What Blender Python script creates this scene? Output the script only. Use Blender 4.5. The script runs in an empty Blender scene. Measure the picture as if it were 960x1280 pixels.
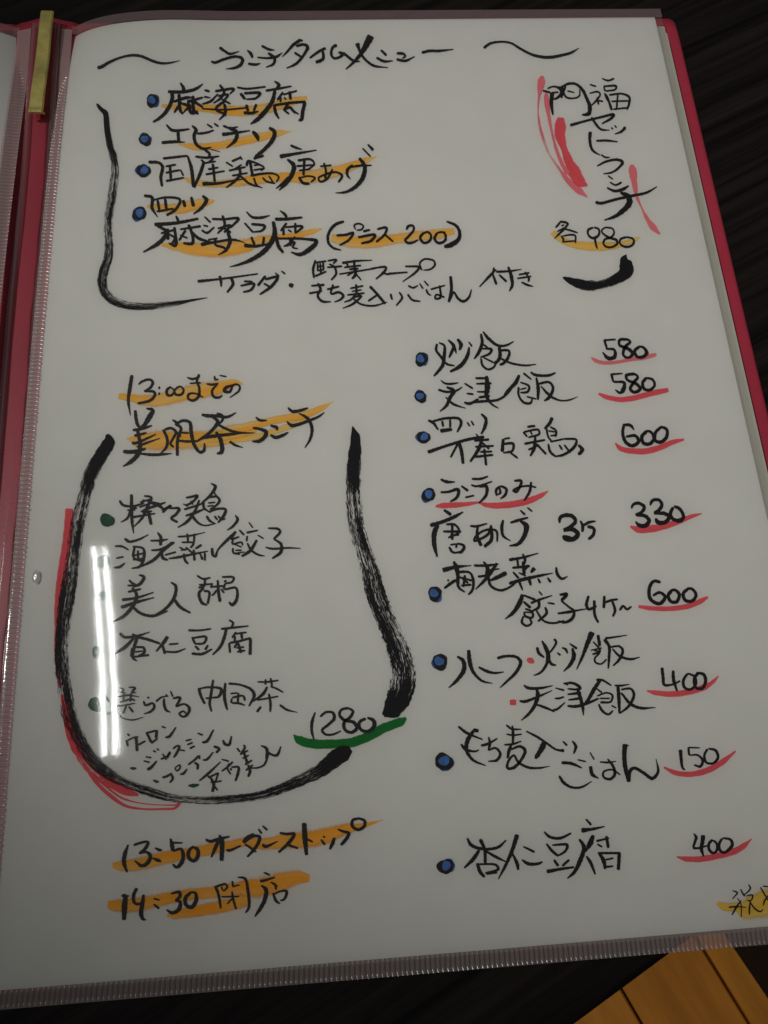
import bpy, bmesh, math, random
from mathutils import Vector, Matrix
random.seed(7)
S = bpy.context.scene
COL = S.collection

# ------------------------------------------------------------------ camera
CR = Matrix(((0.9969694256, -0.0640721858, 0.0441216425),
             (0.0476678987, 0.9513455770, 0.3044164328),
             (-0.0614795557, -0.3013906902, 0.9515166400)))      # world -> camera
ZP = 0.0075                                                     # height of the top sheet over the table
CPOS = Vector((0.08547512, 0.04660724, 0.20770178 + ZP))
FPX, PW, PH = 960.0, 960, 1280
cam = bpy.data.cameras.new('camera')
cam.sensor_fit = 'VERTICAL'; cam.sensor_height = 24.0; cam.lens = 24.0 * FPX / PH
cam.clip_start = 0.01; cam.clip_end = 50
cam.dof.use_dof = False
co = bpy.data.objects.new('camera', cam); COL.objects.link(co)
co.matrix_world = Matrix.Translation(CPOS) @ CR.transposed().to_4x4()
S.camera = co
# ------------------------------------------------------------------ light
S.view_settings.view_transform = 'Standard'; S.view_settings.look = 'None'
S.view_settings.exposure = 0.1; S.view_settings.gamma = 1.0
W = bpy.data.worlds.new('World'); S.world = W; W.use_nodes = True
bg = W.node_tree.nodes['Background']
bg.inputs[0].default_value = (1.0, 0.945, 0.91, 1); bg.inputs[1].default_value = 0.049
def lamp(name, typ, loc, target, energy, color, **kw):
    l = bpy.data.lights.new(name, typ); l.energy = energy; l.color = color
    for k, v in kw.items(): setattr(l, k, v)
    o = bpy.data.objects.new(name, l); COL.objects.link(o); o.location = loc
    d = Vector(target) - Vector(loc)
    o.rotation_euler = d.to_track_quat('-Z', 'Y').to_euler()
    return o
# twin fluorescent tubes of the ceiling fitting (they mirror in the sleeve film)
TUBE_Z = 2.2
for x in (-0.667, -0.633):
    l = bpy.data.lights.new('fluorescent_tube', 'AREA'); l.shape = 'RECTANGLE'; l.size = 0.010; l.size_y = 0.64
    l.energy = 1.4; l.color = (0.97, 1.0, 0.98)
    o = bpy.data.objects.new('fluorescent_tube', l); COL.objects.link(o)
    o.location = (x, 0.415, TUBE_Z); o.rotation_euler = (0, 0, math.radians(7.7))
# added spot on the menu, no seen source; its soft cone imitates shade towards the reader
lamp('falloff_spot', 'SPOT', (-1.22, 0.42, 2.0), (0.172, 0.178, 0), 89.0, (1.0, 0.965, 0.91),
     spot_size=math.radians(11.8), spot_blend=1.0, shadow_soft_size=0.05)

# unseen spot added only to brighten the floor boards beside the table
lamp('floor_fill', 'SPOT', (-0.3, -1.5, 2.0), (0.45, -0.22, -0.72), 95.0, (1.0, 0.86, 0.66),
     spot_size=math.radians(19), spot_blend=.5, shadow_soft_size=0.08)

# ------------------------------------------------------------------ helpers
def mat(name): 
    m = bpy.data.materials.new(name); m.use_nodes = True
    nt = m.node_tree; nt.nodes.clear()
    out = nt.nodes.new('ShaderNodeOutputMaterial')
    return m, nt, out
def N(nt, t, **kw):
    n = nt.nodes.new(t)
    for k, v in kw.items():
        if k in n.inputs: n.inputs[k].default_value = v
        else: setattr(n, k, v)
    return n
def L(nt, a, b): nt.links.new(a, b)
def principled(name, color, rough=0.5, spec=0.4, metallic=0.0, coat=0.0, noise=None, bump=None, vary=0.0, scale=(1,1,1)):
    """noise = scale of the colour variation, bump = (scale, distance in metres)"""
    m, nt, out = mat(name)
    p = N(nt, 'ShaderNodeBsdfPrincipled'); L(nt, p.outputs[0], out.inputs[0])
    p.inputs['Base Color'].default_value = (*color, 1); p.inputs['Roughness'].default_value = rough
    p.inputs['Specular IOR Level'].default_value = spec; p.inputs['Metallic'].default_value = metallic
    p.inputs['Coat Weight'].default_value = coat
    tc = N(nt, 'ShaderNodeTexCoord'); mp = N(nt, 'ShaderNodeMapping'); mp.inputs['Scale'].default_value = scale
    L(nt, tc.outputs['Object'], mp.inputs[0])
    if noise:
        n = N(nt, 'ShaderNodeTexNoise', Scale=noise, Detail=6.0, Roughness=0.6); L(nt, mp.outputs[0], n.inputs['Vector'])
        r = N(nt, 'ShaderNodeMapRange'); r.inputs[1].default_value = .3; r.inputs[2].default_value = .7
        r.inputs[3].default_value = 1 - vary; r.inputs[4].default_value = 1 + vary; L(nt, n.outputs[0], r.inputs[0])
        mx = N(nt, 'ShaderNodeVectorMath', operation='SCALE'); mx.inputs[0].default_value = color
        L(nt, r.outputs[0], mx.inputs['Scale']); L(nt, mx.outputs[0], p.inputs['Base Color'])
    if bump:
        n2 = N(nt, 'ShaderNodeTexNoise', Scale=bump[0], Detail=4.0); L(nt, mp.outputs[0], n2.inputs['Vector'])
        b = N(nt, 'ShaderNodeBump', Distance=bump[1]); b.inputs['Strength'].default_value = 1
        L(nt, n2.outputs[0], b.inputs['Height']); L(nt, b.outputs[0], p.inputs['Normal'])
    return m
def mesh_obj(name, verts, faces, m, parent=None, smooth=False, uvs=None):
    me = bpy.data.meshes.new(name); me.from_pydata([tuple(v) for v in verts], [], faces); me.update()
    if uvs is not None:
        ul = me.uv_layers.new(name='UVMap')
        for lp in me.loops: ul.data[lp.index].uv = uvs[lp.vertex_index]
    if smooth:
        for p in me.polygons: p.use_smooth = True
    me.materials.append(m)
    o = bpy.data.objects.new(name, me); COL.objects.link(o)
    if parent: o.parent = parent
    return o
def thing(o, label, cat, group=None):
    o['label'] = label; o['category'] = cat
    if group: o['group'] = group
    return o
def empty(name, loc=(0, 0, 0)):
    o = bpy.data.objects.new(name, None); COL.objects.link(o); o.location = loc; return o
def box(verts, faces, x0, x1, y0, y1, z0, z1):
    b = len(verts)
    verts += [(x0,y0,z0),(x1,y0,z0),(x1,y1,z0),(x0,y1,z0),(x0,y0,z1),(x1,y0,z1),(x1,y1,z1),(x0,y1,z1)]
    faces += [(b+3,b+2,b+1,b),(b+4,b+5,b+6,b+7),(b,b+1,b+5,b+4),(b+1,b+2,b+6,b+5),(b+2,b+3,b+7,b+6),(b+3,b,b+4,b+7)]
def bevel(o, w, seg=2):
    md = o.modifiers.new('bevel', 'BEVEL'); md.width = w; md.segments = seg; md.limit_method = 'ANGLE'
    return o

# height of the top sheet: it dips into the gutter at the upper left, where the sleeve bulges over the spine
def hgt(x, y):
    fade = math.exp(-max(0.0, 0.297 - y) / 0.055)
    xx = max(x, 0.0)
    return ZP - 0.0063 * fade * math.exp(-xx / 0.0098) + 0.0008 * fade * math.exp(-((x - .032) / .018) ** 2)
def ray(px, py, z):
    """where the line of sight through a point of the photograph meets the plane at height z"""
    d = CR.transposed() @ Vector(((px - PW/2) / FPX, (PH/2 - py) / FPX, -1.0))
    return CPOS + d * ((z - CPOS.z) / d.z)
def on_sheet(px, py):
    z = ZP
    for _ in range(6):
        p = ray(px, py, z); z = hgt(p.x, p.y)
    return p.x, p.y, z
def grid(xs, ys, f):
    v = [f(x, y) for y in ys for x in xs]; nx = len(xs)
    fc = [(j*nx+i, j*nx+i+1, (j+1)*nx+i+1, (j+1)*nx+i) for j in range(len(ys)-1) for i in range(nx-1)]
    return v, fc
def lin(a, b, n): return [a + (b - a) * i / n for i in range(n + 1)]

# ------------------------------------------------------------------ materials
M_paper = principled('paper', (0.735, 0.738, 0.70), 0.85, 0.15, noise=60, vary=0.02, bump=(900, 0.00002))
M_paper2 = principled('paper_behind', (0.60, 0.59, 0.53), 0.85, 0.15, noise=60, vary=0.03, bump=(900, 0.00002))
M_red = principled('red_vinyl', (0.50, 0.042, 0.078), 0.38, 0.45, noise=25, vary=0.10, bump=(1400, 0.00003))
M_brass = principled('aged_brass', (0.70, 0.60, 0.19), 0.42, 0.5, metallic=0.55, noise=220, vary=0.22, bump=(500, 0.0001))
M_ink = principled('black_brush_ink', (0.012, 0.011, 0.013), 0.55, 0.3)

def film_material(name, rough, tint=(1, 1, 1), veil=0.0, veilcol=(.6, .6, .6), boost=1.0):
    m, nt, out = mat(name)
    tr = N(nt, 'ShaderNodeBsdfTransparent'); tr.inputs[0].default_value = (*tint, 1)
    gl = N(nt, 'ShaderNodeBsdfGlossy'); gl.inputs['Roughness'].default_value = rough
    fr = N(nt, 'ShaderNodeFresnel'); fr.inputs['IOR'].default_value = 1.5
    base = tr
    if veil:
        df = N(nt, 'ShaderNodeBsdfDiffuse'); df.inputs[0].default_value = (*veilcol, 1)
        mv = N(nt, 'ShaderNodeMixShader'); mv.inputs[0].default_value = veil
        L(nt, tr.outputs[0], mv.inputs[1]); L(nt, df.outputs[0], mv.inputs[2]); base = mv
    mx = N(nt, 'ShaderNodeMixShader')
    ml = N(nt, 'ShaderNodeMath', operation='MULTIPLY'); ml.inputs[1].default_value = boost
    L(nt, fr.outputs[0], ml.inputs[0]); L(nt, ml.outputs[0], mx.inputs[0])
    L(nt, base.outputs[0], mx.inputs[1]); L(nt, gl.outputs[0], mx.inputs[2]); L(nt, mx.outputs[0], out.inputs[0])
    return m
M_film = film_material('clear_sleeve_film', 0.042, (0.985, 0.985, 0.985))
M_weld = film_material('welded_clear_plastic', 0.16, (0.80, 0.72, 0.75), 0.48, (0.82, 0.62, 0.60), 1.5)
M_side = film_material('clear_side_weld', 0.12, (0.95, 0.95, 0.93), 0.10, (0.5, 0.49, 0.46), 1.0)
M_top = film_material('clear_top_weld', 0.14, (0.95, 0.86, 0.88), 0.26, (0.62, 0.44, 0.46), 1.3)
M_low = film_material('clear_bottom_weld', 0.16, (0.85, 0.78, 0.80), 0.50, (0.40, 0.33, 0.32), 1.2)
M_haze = film_material('hazy_clear_plastic', 0.12, (0.95, 0.92, 0.93), 0.035, (0.6, 0.5, 0.5), 1.0)
M_rim = film_material('clear_plastic_rim', 0.05, (0.9, 0.85, 0.87), 0.12, (0.7, 0.62, 0.65), 4.0)
M_drop = film_material('clear_plastic_bead', 0.28, (0.95, 0.93, 0.94), 0.25, (0.9, 0.9, 0.9), 7.0)

def marker(name, color, streak=0.25, thin=0.0, soft=.14, opaque=.97, pale=None):
    """felt marker: fine streaks along the stroke (u along, v across), optional gaps where the brush ran dry"""
    m, nt, out = mat(name)
    p = N(nt, 'ShaderNodeBsdfPrincipled'); p.inputs['Roughness'].default_value = 0.8
    p.inputs['Specular IOR Level'].default_value = 0.15
    uv = N(nt, 'ShaderNodeUVMap'); mp = N(nt, 'ShaderNodeMapping'); mp.inputs['Scale'].default_value = (60, 7, 1)
    L(nt, uv.outputs[0], mp.inputs[0])
    n = N(nt, 'ShaderNodeTexNoise', Scale=1.0, Detail=5.0, Roughness=0.65); L(nt, mp.outputs[0], n.inputs['Vector'])
    r = N(nt, 'ShaderNodeMapRange'); r.inputs[1].default_value = .3; r.inputs[2].default_value = .7
    r.inputs[3].default_value = 1 - streak; r.inputs[4].default_value = 1 + streak*.35; L(nt, n.outputs[0], r.inputs[0])
    sc = N(nt, 'ShaderNodeVectorMath', operation='SCALE'); sc.inputs[0].default_value = color
    L(nt, r.outputs[0], sc.inputs['Scale']); L(nt, sc.outputs[0], p.inputs['Base Color'])
    if pale:        # ink pools and thins out along the stroke
        mp3 = N(nt, 'ShaderNodeMapping'); mp3.inputs['Scale'].default_value = (45, 2.2, 1); L(nt, uv.outputs[0], mp3.inputs[0])
        n3 = N(nt, 'ShaderNodeTexNoise', Scale=1.0, Detail=2.0); L(nt, mp3.outputs[0], n3.inputs['Vector'])
        r3 = N(nt, 'ShaderNodeMapRange'); r3.inputs[1].default_value = .42; r3.inputs[2].default_value = .68; L(nt, n3.outputs[0], r3.inputs[0])
        mc = N(nt, 'ShaderNodeMix', data_type='RGBA'); L(nt, r3.outputs[0], mc.inputs[0]); L(nt, sc.outputs[0], mc.inputs[6])
        mc.inputs[7].default_value = (*pale, 1); L(nt, mc.outputs[2], p.inputs['Base Color'])
    # soft, bled edge plus dry gaps: paper shows through
    sep = N(nt, 'ShaderNodeSeparateXYZ'); L(nt, uv.outputs[0], sep.inputs[0])
    a = N(nt, 'ShaderNodeMath', operation='SUBTRACT'); L(nt, sep.outputs[1], a.inputs[0]); a.inputs[1].default_value = .5
    b = N(nt, 'ShaderNodeMath', operation='ABSOLUTE'); L(nt, a.outputs[0], b.inputs[0])
    mp2 = N(nt, 'ShaderNodeMapping'); mp2.inputs['Scale'].default_value = (140, 16, 1); L(nt, uv.outputs[0], mp2.inputs[0])
    n2 = N(nt, 'ShaderNodeTexNoise', Scale=1.0, Detail=3.0); L(nt, mp2.outputs[0], n2.inputs['Vector'])
    # alpha = clamp( (0.5-|v-.5|)*k + (noise-.5)*g + base )
    e = N(nt, 'ShaderNodeMapRange'); e.inputs[1].default_value = .5; e.inputs[2].default_value = .5 - soft
    e.inputs[3].default_value = 0; e.inputs[4].default_value = 1; L(nt, b.outputs[0], e.inputs[0])
    c = N(nt, 'ShaderNodeMath', operation='MULTIPLY_ADD'); L(nt, n2.outputs[0], c.inputs[0])
    c.inputs[1].default_value = 1.6 if not thin else 5.0; c.inputs[2].default_value = -0.5 if not thin else -2.5 - thin
    d = N(nt, 'ShaderNodeMath', operation='ADD'); L(nt, e.outputs[0], d.inputs[0]); L(nt, c.outputs[0], d.inputs[1]); d.use_clamp = True
    f = N(nt, 'ShaderNodeMath', operation='MINIMUM'); L(nt, d.outputs[0], f.inputs[0]); f.inputs[1].default_value = opaque
    g = N(nt, 'ShaderNodeMath', operation='MULTIPLY'); L(nt, f.outputs[0], g.inputs[0])
    gm = N(nt, 'ShaderNodeMath', operation='MINIMUM'); L(nt, e.outputs[0], gm.inputs[0]); gm.inputs[1].default_value = 1
    gs = N(nt, 'ShaderNodeMath', operation='MULTIPLY'); L(nt, gm.outputs[0], gs.inputs[0]); gs.inputs[1].default_value = 1.8 if soft < .2 else 1.0; gs.use_clamp = True
    L(nt, gs.outputs[0], g.inputs[1])
    tr = N(nt, 'ShaderNodeBsdfTransparent'); mx = N(nt, 'ShaderNodeMixShader')
    L(nt, g.outputs[0], mx.inputs[0]); L(nt, tr.outputs[0], mx.inputs[1]); L(nt, p.outputs[0], mx.inputs[2]); L(nt, mx.outputs[0], out.inputs[0])
    return m

def dry_brush(name, color, dry=0.0):
    """thick brush stroke: bristle streaks run along the stroke, solid where 'wet'"""
    m, nt, out = mat(name)
    p = N(nt, 'ShaderNodeBsdfPrincipled'); p.inputs['Roughness'].default_value = 0.7
    p.inputs['Base Color'].default_value = (*color, 1); p.inputs['Specular IOR Level'].default_value = 0.2
    uv = N(nt, 'ShaderNodeUVMap')
    sep = N(nt, 'ShaderNodeSeparateXYZ'); L(nt, uv.outputs[0], sep.inputs[0])
    def noise(sx, sy, det):
        mp = N(nt, 'ShaderNodeMapping'); mp.inputs['Scale'].default_value = (sx, sy, 1); L(nt, uv.outputs[0], mp.inputs[0])
        n = N(nt, 'ShaderNodeTexNoise', Scale=1.0, Detail=det, Roughness=.6); L(nt, mp.outputs[0], n.inputs['Vector']); return n
    streak = noise(55, 26, 2.0); grain = noise(420, 34, 2.0); big = noise(28, 2.2, 1.0)
    a = N(nt, 'ShaderNodeMath', operation='SUBTRACT'); L(nt, sep.outputs[1], a.inputs[0]); a.inputs[1].default_value = .5
    b = N(nt, 'ShaderNodeMath', operation='ABSOLUTE'); L(nt, a.outputs[0], b.inputs[0])
    e = N(nt, 'ShaderNodeMapRange'); e.inputs[1].default_value = .5; e.inputs[2].default_value = .36
    e.inputs[3].default_value = -0.16; e.inputs[4].default_value = 0.04; L(nt, b.outputs[0], e.inputs[0])
    st = N(nt, 'ShaderNodeMath', operation='MULTIPLY_ADD'); L(nt, streak.outputs[0], st.inputs[0]); st.inputs[1].default_value = 1.05; st.inputs[2].default_value = -.03
    g2 = N(nt, 'ShaderNodeMath', operation='MULTIPLY_ADD'); L(nt, grain.outputs[0], g2.inputs[0]); g2.inputs[1].default_value = .95; g2.inputs[2].default_value = .03
    s = N(nt, 'ShaderNodeMath', operation='ADD'); L(nt, st.outputs[0], s.inputs[0]); L(nt, g2.outputs[0], s.inputs[1])
    t = N(nt, 'ShaderNodeMath', operation='ADD'); L(nt, s.outputs[0], t.inputs[0]); L(nt, e.outputs[0], t.inputs[1])
    bb = N(nt, 'ShaderNodeMath', operation='MULTIPLY_ADD'); L(nt, big.outputs[0], bb.inputs[0]); bb.inputs[1].default_value = 0.7; bb.inputs[2].default_value = -0.35
    u = N(nt, 'ShaderNodeMath', operation='ADD'); L(nt, t.outputs[0], u.inputs[0]); L(nt, bb.outputs[0], u.inputs[1])
    # the brush is wet where a stroke begins and ends, dry between
    at = N(nt, 'ShaderNodeAttribute', attribute_name='wetness')
    w = N(nt, 'ShaderNodeMath', operation='MULTIPLY'); w.inputs[1].default_value = 0.36; L(nt, at.outputs['Fac'], w.inputs[0])
    x = N(nt, 'ShaderNodeMath', operation='ADD'); L(nt, u.outputs[0], x.inputs[0]); L(nt, w.outputs[0], x.inputs[1])
    r = N(nt, 'ShaderNodeMapRange'); r.inputs[1].default_value = 0.92 + dry; r.inputs[2].default_value = 0.955 + dry; L(nt, x.outputs[0], r.inputs[0])
    tr = N(nt, 'ShaderNodeBsdfTransparent'); mx = N(nt, 'ShaderNodeMixShader')
    L(nt, r.outputs[0], mx.inputs[0]); L(nt, tr.outputs[0], mx.inputs[1]); L(nt, p.outputs[0], mx.inputs[2]); L(nt, mx.outputs[0], out.inputs[0])
    return m

INK = {
 'k': (M_ink, 3), 'b': (dry_brush('dry_black_brush', (.011,.010,.012), 0.035), 3),
 'o': (marker('orange_highlighter', (0.97, 0.50, 0.06), .10, soft=.24, pale=(.86, .60, .22)), 0), 'O': (marker('deep_orange_highlighter', (0.99, 0.42, 0.03), .10, soft=.24, pale=(.95, .50, .10)), 0),
 'y': (marker('amber_highlighter', (0.93, 0.56, 0.08), .12, soft=.26, pale=(.82, .62, .26)), 0), 'Y': (marker('yellow_highlighter', (0.88, 0.55, 0.06), .10, soft=.2, pale=(.85, .62, .16)), 0),
 'r': (marker('red_marker', (0.88, 0.115, 0.14), .22, soft=.16, opaque=.93), 1), 'p': (dry_brush('pale_red_marker', (0.80, 0.20, 0.23), 0.05), 1),
 'R': (dry_brush('dry_red_brush', (0.86, 0.08, 0.10), -0.02), 1),
 'G': (marker('green_marker', (0.012, 0.20, 0.035), .25), 2), 'g': (principled('green_ink', (0.008, 0.058, 0.034), .6, .3, noise=400, vary=.5), 4),
 'u': (principled('blue_ink', (0.035, 0.11, 0.33), .6, .3, noise=500, vary=.5), 4),
}
M_bluelight = principled('pale_blue_ink', (0.06, 0.17, 0.46), .6, .3, noise=500, vary=.3)
M_greenlight = principled('bright_green_ink', (0.010, 0.085, 0.032), .6, .3, noise=500, vary=.3)
LAYER = [0.00003, 0.00009, 0.00013, 0.00017, 0.00017]

# ------------------------------------------------------------------ the setting
# floor far below the table edge, board by board
M_boards = []
for k in range(3):
    M_boards.append(principled('varnished_floor_board', [(0.42,0.185,0.030),(0.46,0.20,0.034),(0.39,0.165,0.027)][k], 0.6, 0.12,
                               noise=26, vary=0.34, bump=(30, 0.0006), scale=(1, 0.12, 1)))
M_joint = principled('floor_joint', (0.03, 0.016, 0.008), 0.8, 0.2)
FZ = -0.72
ga, gb = ray(780,1240,FZ), ray(805,1280,FZ); gc = ray(890,1202,FZ); gd = ray(938,1280,FZ)
dirv = Vector((gd.x-gc.x, gd.y-gc.y)).normalized(); ang = math.atan2(dirv.y, dirv.x) + math.pi/2
perp = Vector((-dirv.y, dirv.x))
pitch = abs((gc-ga).xy.dot(perp))
flo = mesh_obj('floor', [(-3,-3,FZ-.012),(3.5,-3,FZ-.012),(3.5,3,FZ-.012),(-3,3,FZ-.012)], [(0,1,2,3)], M_joint)
flo['kind'] = 'structure'
def board_mesh(w, l, h, m):
    v, f = [], []; c = .0022
    v += [(-w/2,-l/2,-h),(w/2,-l/2,-h),(w/2,l/2,-h),(-w/2,l/2,-h),(-w/2,-l/2,-c),(w/2,-l/2,-c),(w/2,l/2,-c),(-w/2,l/2,-c),
          (-w/2+c,-l/2+c,0),(w/2-c,-l/2+c,0),(w/2-c,l/2-c,0),(-w/2+c,l/2-c,0)]
    f += [(8,9,10,11)] + [(i,(i+1)%4,4+(i+1)%4,4+i) for i in range(4)] + [(4+i,4+(i+1)%4,8+(i+1)%4,8+i) for i in range(4)]
    me = bpy.data.meshes.new('board'); me.from_pydata(v, [], f); me.materials.append(m); return me
bw = pitch - .0030; bl = 0.9
bms = [board_mesh(bw, bl, .011, m) for m in M_boards]
for i in range(-6, 8):
    for j in range(-1, 2):
        c = gc.xy + perp * ((i + .5) * pitch) * (1 if True else 1) + dirv * ((j + (0.13 * (i % 3)) + .05) * (bl + .0012))
        o = bpy.data.objects.new('board', bms[(i*7 + j*3) % 3]); COL.objects.link(o)
        o.location = (c.x, c.y, FZ); o.rotation_euler = (0, 0, ang); o.parent = flo

# dark wooden table, its near edge cutting across the lower right
tm, nt, out = mat('dark_oak_grain')
p = N(nt, 'ShaderNodeBsdfPrincipled'); L(nt, p.outputs[0], out.inputs[0]); p.inputs['Roughness'].default_value = .6
p.inputs['Specular IOR Level'].default_value = .12
tc = N(nt, 'ShaderNodeTexCoord'); mp = N(nt, 'ShaderNodeMapping'); mp.vector_type = 'TEXTURE'; mp.inputs['Rotation'].default_value = (0, 0, math.radians(27))
mp.inputs['Scale'].default_value = (1/7, 1/210, 1); L(nt, tc.outputs['Object'], mp.inputs[0])
n1 = N(nt, 'ShaderNodeTexNoise', Scale=1.0, Detail=6.0, Roughness=.65, Distortion=.4); L(nt, mp.outputs[0], n1.inputs['Vector'])
cr = N(nt, 'ShaderNodeValToRGB'); cr.color_ramp.elements[0].position = .35; cr.color_ramp.elements[1].position = .75
cr.color_ramp.elements[0].color = (.0035,.0028,.0028,1); cr.color_ramp.elements[1].color = (.026,.020,.019,1)
L(nt, n1.outputs[0], cr.inputs[0]); L(nt, cr.outputs[0], p.inputs['Base Color'])
bp = N(nt, 'ShaderNodeBump', Distance=.00025); L(nt, n1.outputs[0], bp.inputs['Height']); L(nt, bp.outputs[0], p.inputs['Normal'])
e1, e2 = ray(725,1280,0), ray(822,1208,0); ed = (e2 - e1).xy.normalized(); en = Vector((ed.y, -ed.x))
P0 = e1.xy - ed * 0.9; P1 = e1.xy + ed * 0.9
back = -en * 1.1
tv = [(*P0, 0), (*P1, 0), (*(P1 + back), 0), (*(P0 + back), 0)]
tv = [(x, y, z - .0) for x, y, z in tv] + [(x, y, -.028) for x, y, z in tv]
table = empty('table', (0, 0, 0))
thing(table, 'dark brown wooden table under the open menu, its edge showing at the lower right', 'table')
tt = mesh_obj('tabletop', tv, [(0,1,2,3),(7,6,5,4),(0,4,5,1),(1,5,6,2),(2,6,7,3),(3,7,4,0)], tm, table); bevel(tt, .0025, 3)
lv, lf = [], []
for a, b in ((.12,.12),(.12,.95),(1.6,.12),(1.6,.95)):
    c = P0 + ed*a + back.normalized()*b
    v, f = [], []; box(v, f, -.03, .03, -.03, .03, FZ+.001, -.0285)
    lg = mesh_obj('leg', v, f, tm, table); lg.location = (c.x, c.y, 0); bevel(lg, .003)

# black bench standing on the floor boards, seen past the table edge
M_bench = principled('black_lacquer', (0.004, 0.004, 0.006), .85, .3, noise=20, vary=.3)
q = [ray(925,1199,FZ), ray(961,1252,FZ)]
cd = (q[1]-q[0]).xy.normalized(); cn = Vector((-cd.y, cd.x))
if cn.x < 0: cn = -cn
bench = empty('bench', (q[0].x, q[0].y, FZ))
thing(bench, 'black bench on the floor boards, past the table edge at the far lower right', 'bench')
def slab(name, a, b, w0, w1, z0, z1):
    v = []
    for z in (z0, z1):
        for s_, t in ((a,w0),(b,w0),(b,w1),(a,w1)):
            c = cd*s_ + cn*t; v.append((c.x, c.y, z))
    o = mesh_obj(name, v, [(3,2,1,0),(4,5,6,7),(0,1,5,4),(1,2,6,5),(2,3,7,6),(3,0,4,7)], M_bench, bench); bevel(o, .003)
slab('plinth', -.25, .60, .0, .36, .001, .10); slab('seat_box', -.25, .60, .012, .36, .1005, .33)
for k in range(5): slab('seat_slat', -.25, .60, .004 + k*.072, .070 + k*.072, .3305, .35)

# ------------------------------------------------------------------ menu book
menu = empty('menu_book', (0.1, 0.15, 0))
thing(menu, 'red vinyl menu book lying open on the dark table, with clear plastic sleeves', 'menu')
def kid(o, parent):
    o.parent = parent; o.matrix_parent_inverse = Matrix.Translation(parent.location).inverted(); return o
# cover: one soft vinyl sheet with creases either side of the spine
def cov(x, y):
    fade = math.exp(-max(0.0, 0.302 - y) / 0.05)
    return 0.0020 + 0.0024 * fade * math.exp(-((x + .009) / .0075) ** 2) - 0.0006 * (math.exp(-((x + .0205)/.0012)**2) + math.exp(-((x - .0015)/.0012)**2))
xs = lin(-.2400, -.03, 20)[:-1] + lin(-.03, .012, 60) + lin(.014, .2195, 40)
XR, YT, YB, rad = .2214, .3036, -.0018, .0055
def cut(x):           # rounded outer corners
    dx = max(0.0, x - (XR - rad), (-.24 + rad) - x)
    return rad - math.sqrt(max(0.0, rad*rad - min(dx, rad)**2))
xs = [x for x in xs if x < XR - rad and x > -.24 + rad]
xs = [-.24 + rad*(1-math.cos(t)) for t in lin(0, math.pi/2, 8)] + xs + [XR - rad + rad*math.sin(t) for t in lin(0, math.pi/2, 8)]
nx = len(xs); ysn = lin(0, 1, 60); v = []; f = []
e = .0007
for layer in (0, 1):
    for t in ysn:
        for x in xs:
            c = cut(x); y = YB + c + (YT - YB - 2*c) * t
            edge = min(x + .24, XR - x, (y - YB), (YT - y)); top = cov(x, y)
            r = max(0, 1 - edge / .0012) if edge < .0012 else 0
            v.append((x, y, (top - e * r * r) if layer == 0 else 0.00005))
n = nx * len(ysn)
for j in range(len(ysn)-1):
    for i in range(nx-1):
        a = j*nx+i; f.append((a, a+1, a+nx+1, a+nx)); f.append((n+a+nx, n+a+nx+1, n+a+1, n+a))
for i in range(nx-1):
    f.append((i+1, i, n+i, n+i+1)); a = (len(ysn)-1)*nx+i; f.append((a, a+1, n+a+1, n+a))
for j in range(len(ysn)-1):
    a = j*nx; f.append((a, a+nx, n+a+nx, n+a)); a = j*nx+nx-1; f.append((a+nx, a, n+a, n+a+nx))
kid(mesh_obj('cover', v, f, M_red, smooth=True), menu)

# clear film strip over the spine with two raised creases
def spine_z(x, y): return cov(x, y) + .0008 + .0009*math.exp(-((x + .0078)/.003)**2)
gv, gf = grid(lin(-.0122, -.0040, 18), lin(.0, .2995, 110), lambda x, y: (x + .00025*math.sin(y*60), y, spine_z(x, y) + .00006*math.sin(y*310+x*900)*math.sin(y*127)))
kid(mesh_obj('spine_film', gv, gf, M_haze, smooth=True), menu)
for xc in (-.0122, -.0042):
    v, f = [], []; K = 8
    ys = lin(0.0, .2995, 160)
    for y in ys:
        zz = spine_z(xc, y) + .0003 + .00008*math.sin(y*210)
        for k in range(K):
            a = math.pi * k / (K-1); v.append((xc + .00025*math.sin(y*60) + .0009*math.cos(a), y, zz + .0005*math.sin(a) - .0003))
    for j in range(len(ys)-1):
        for k in range(K-1): a = j*K+k; f.append((a+1, a, a+K, a+K+1))
    kid(mesh_obj('film_crease', v, f, M_rim, smooth=True), menu)

# brass bar slipped over the spine, curled at its lower end
bt, bb2 = ray(59, 13.5, .0078), ray(44.5, 138.5, .0070)
bd = (bt - bb2); blen = bd.xy.length; bdir = bd.xy.normalized(); bn = Vector((bdir.y, -bdir.x)); hw = .00245
v, f = [], []
prof = [(0.0000, -.0012), (-.0008, -.0004), (-.0006, .0003), (.0004, .0003)] + [(blen*t, 0.0 + .0002*math.sin(t*9)) for t in lin(.03, 1, 24)]
for s, dz in prof:
    zc = bb2.z + (bt.z - bb2.z) * s / blen + dz
    for w, e in ((-1, -.00035), (-.8, .0), (.8, .0), (1, -.00035)):
        c = bb2.xy + bdir*s + bn*(hw*w*(1 - .06*(s/blen))); v.append((c.x, c.y, zc + e))
for j in range(len(prof)-1):
    for k in range(3): a = j*4+k; f.append((a, a+1, a+5, a+4))
bar = kid(mesh_obj('brass_bar', v, f, M_brass, smooth=False), menu)
sd = bar.modifiers.new('thick', 'SOLIDIFY'); sd.thickness = .0007; sd.offset = -1; bevel(bar, .00015, 2)

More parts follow.
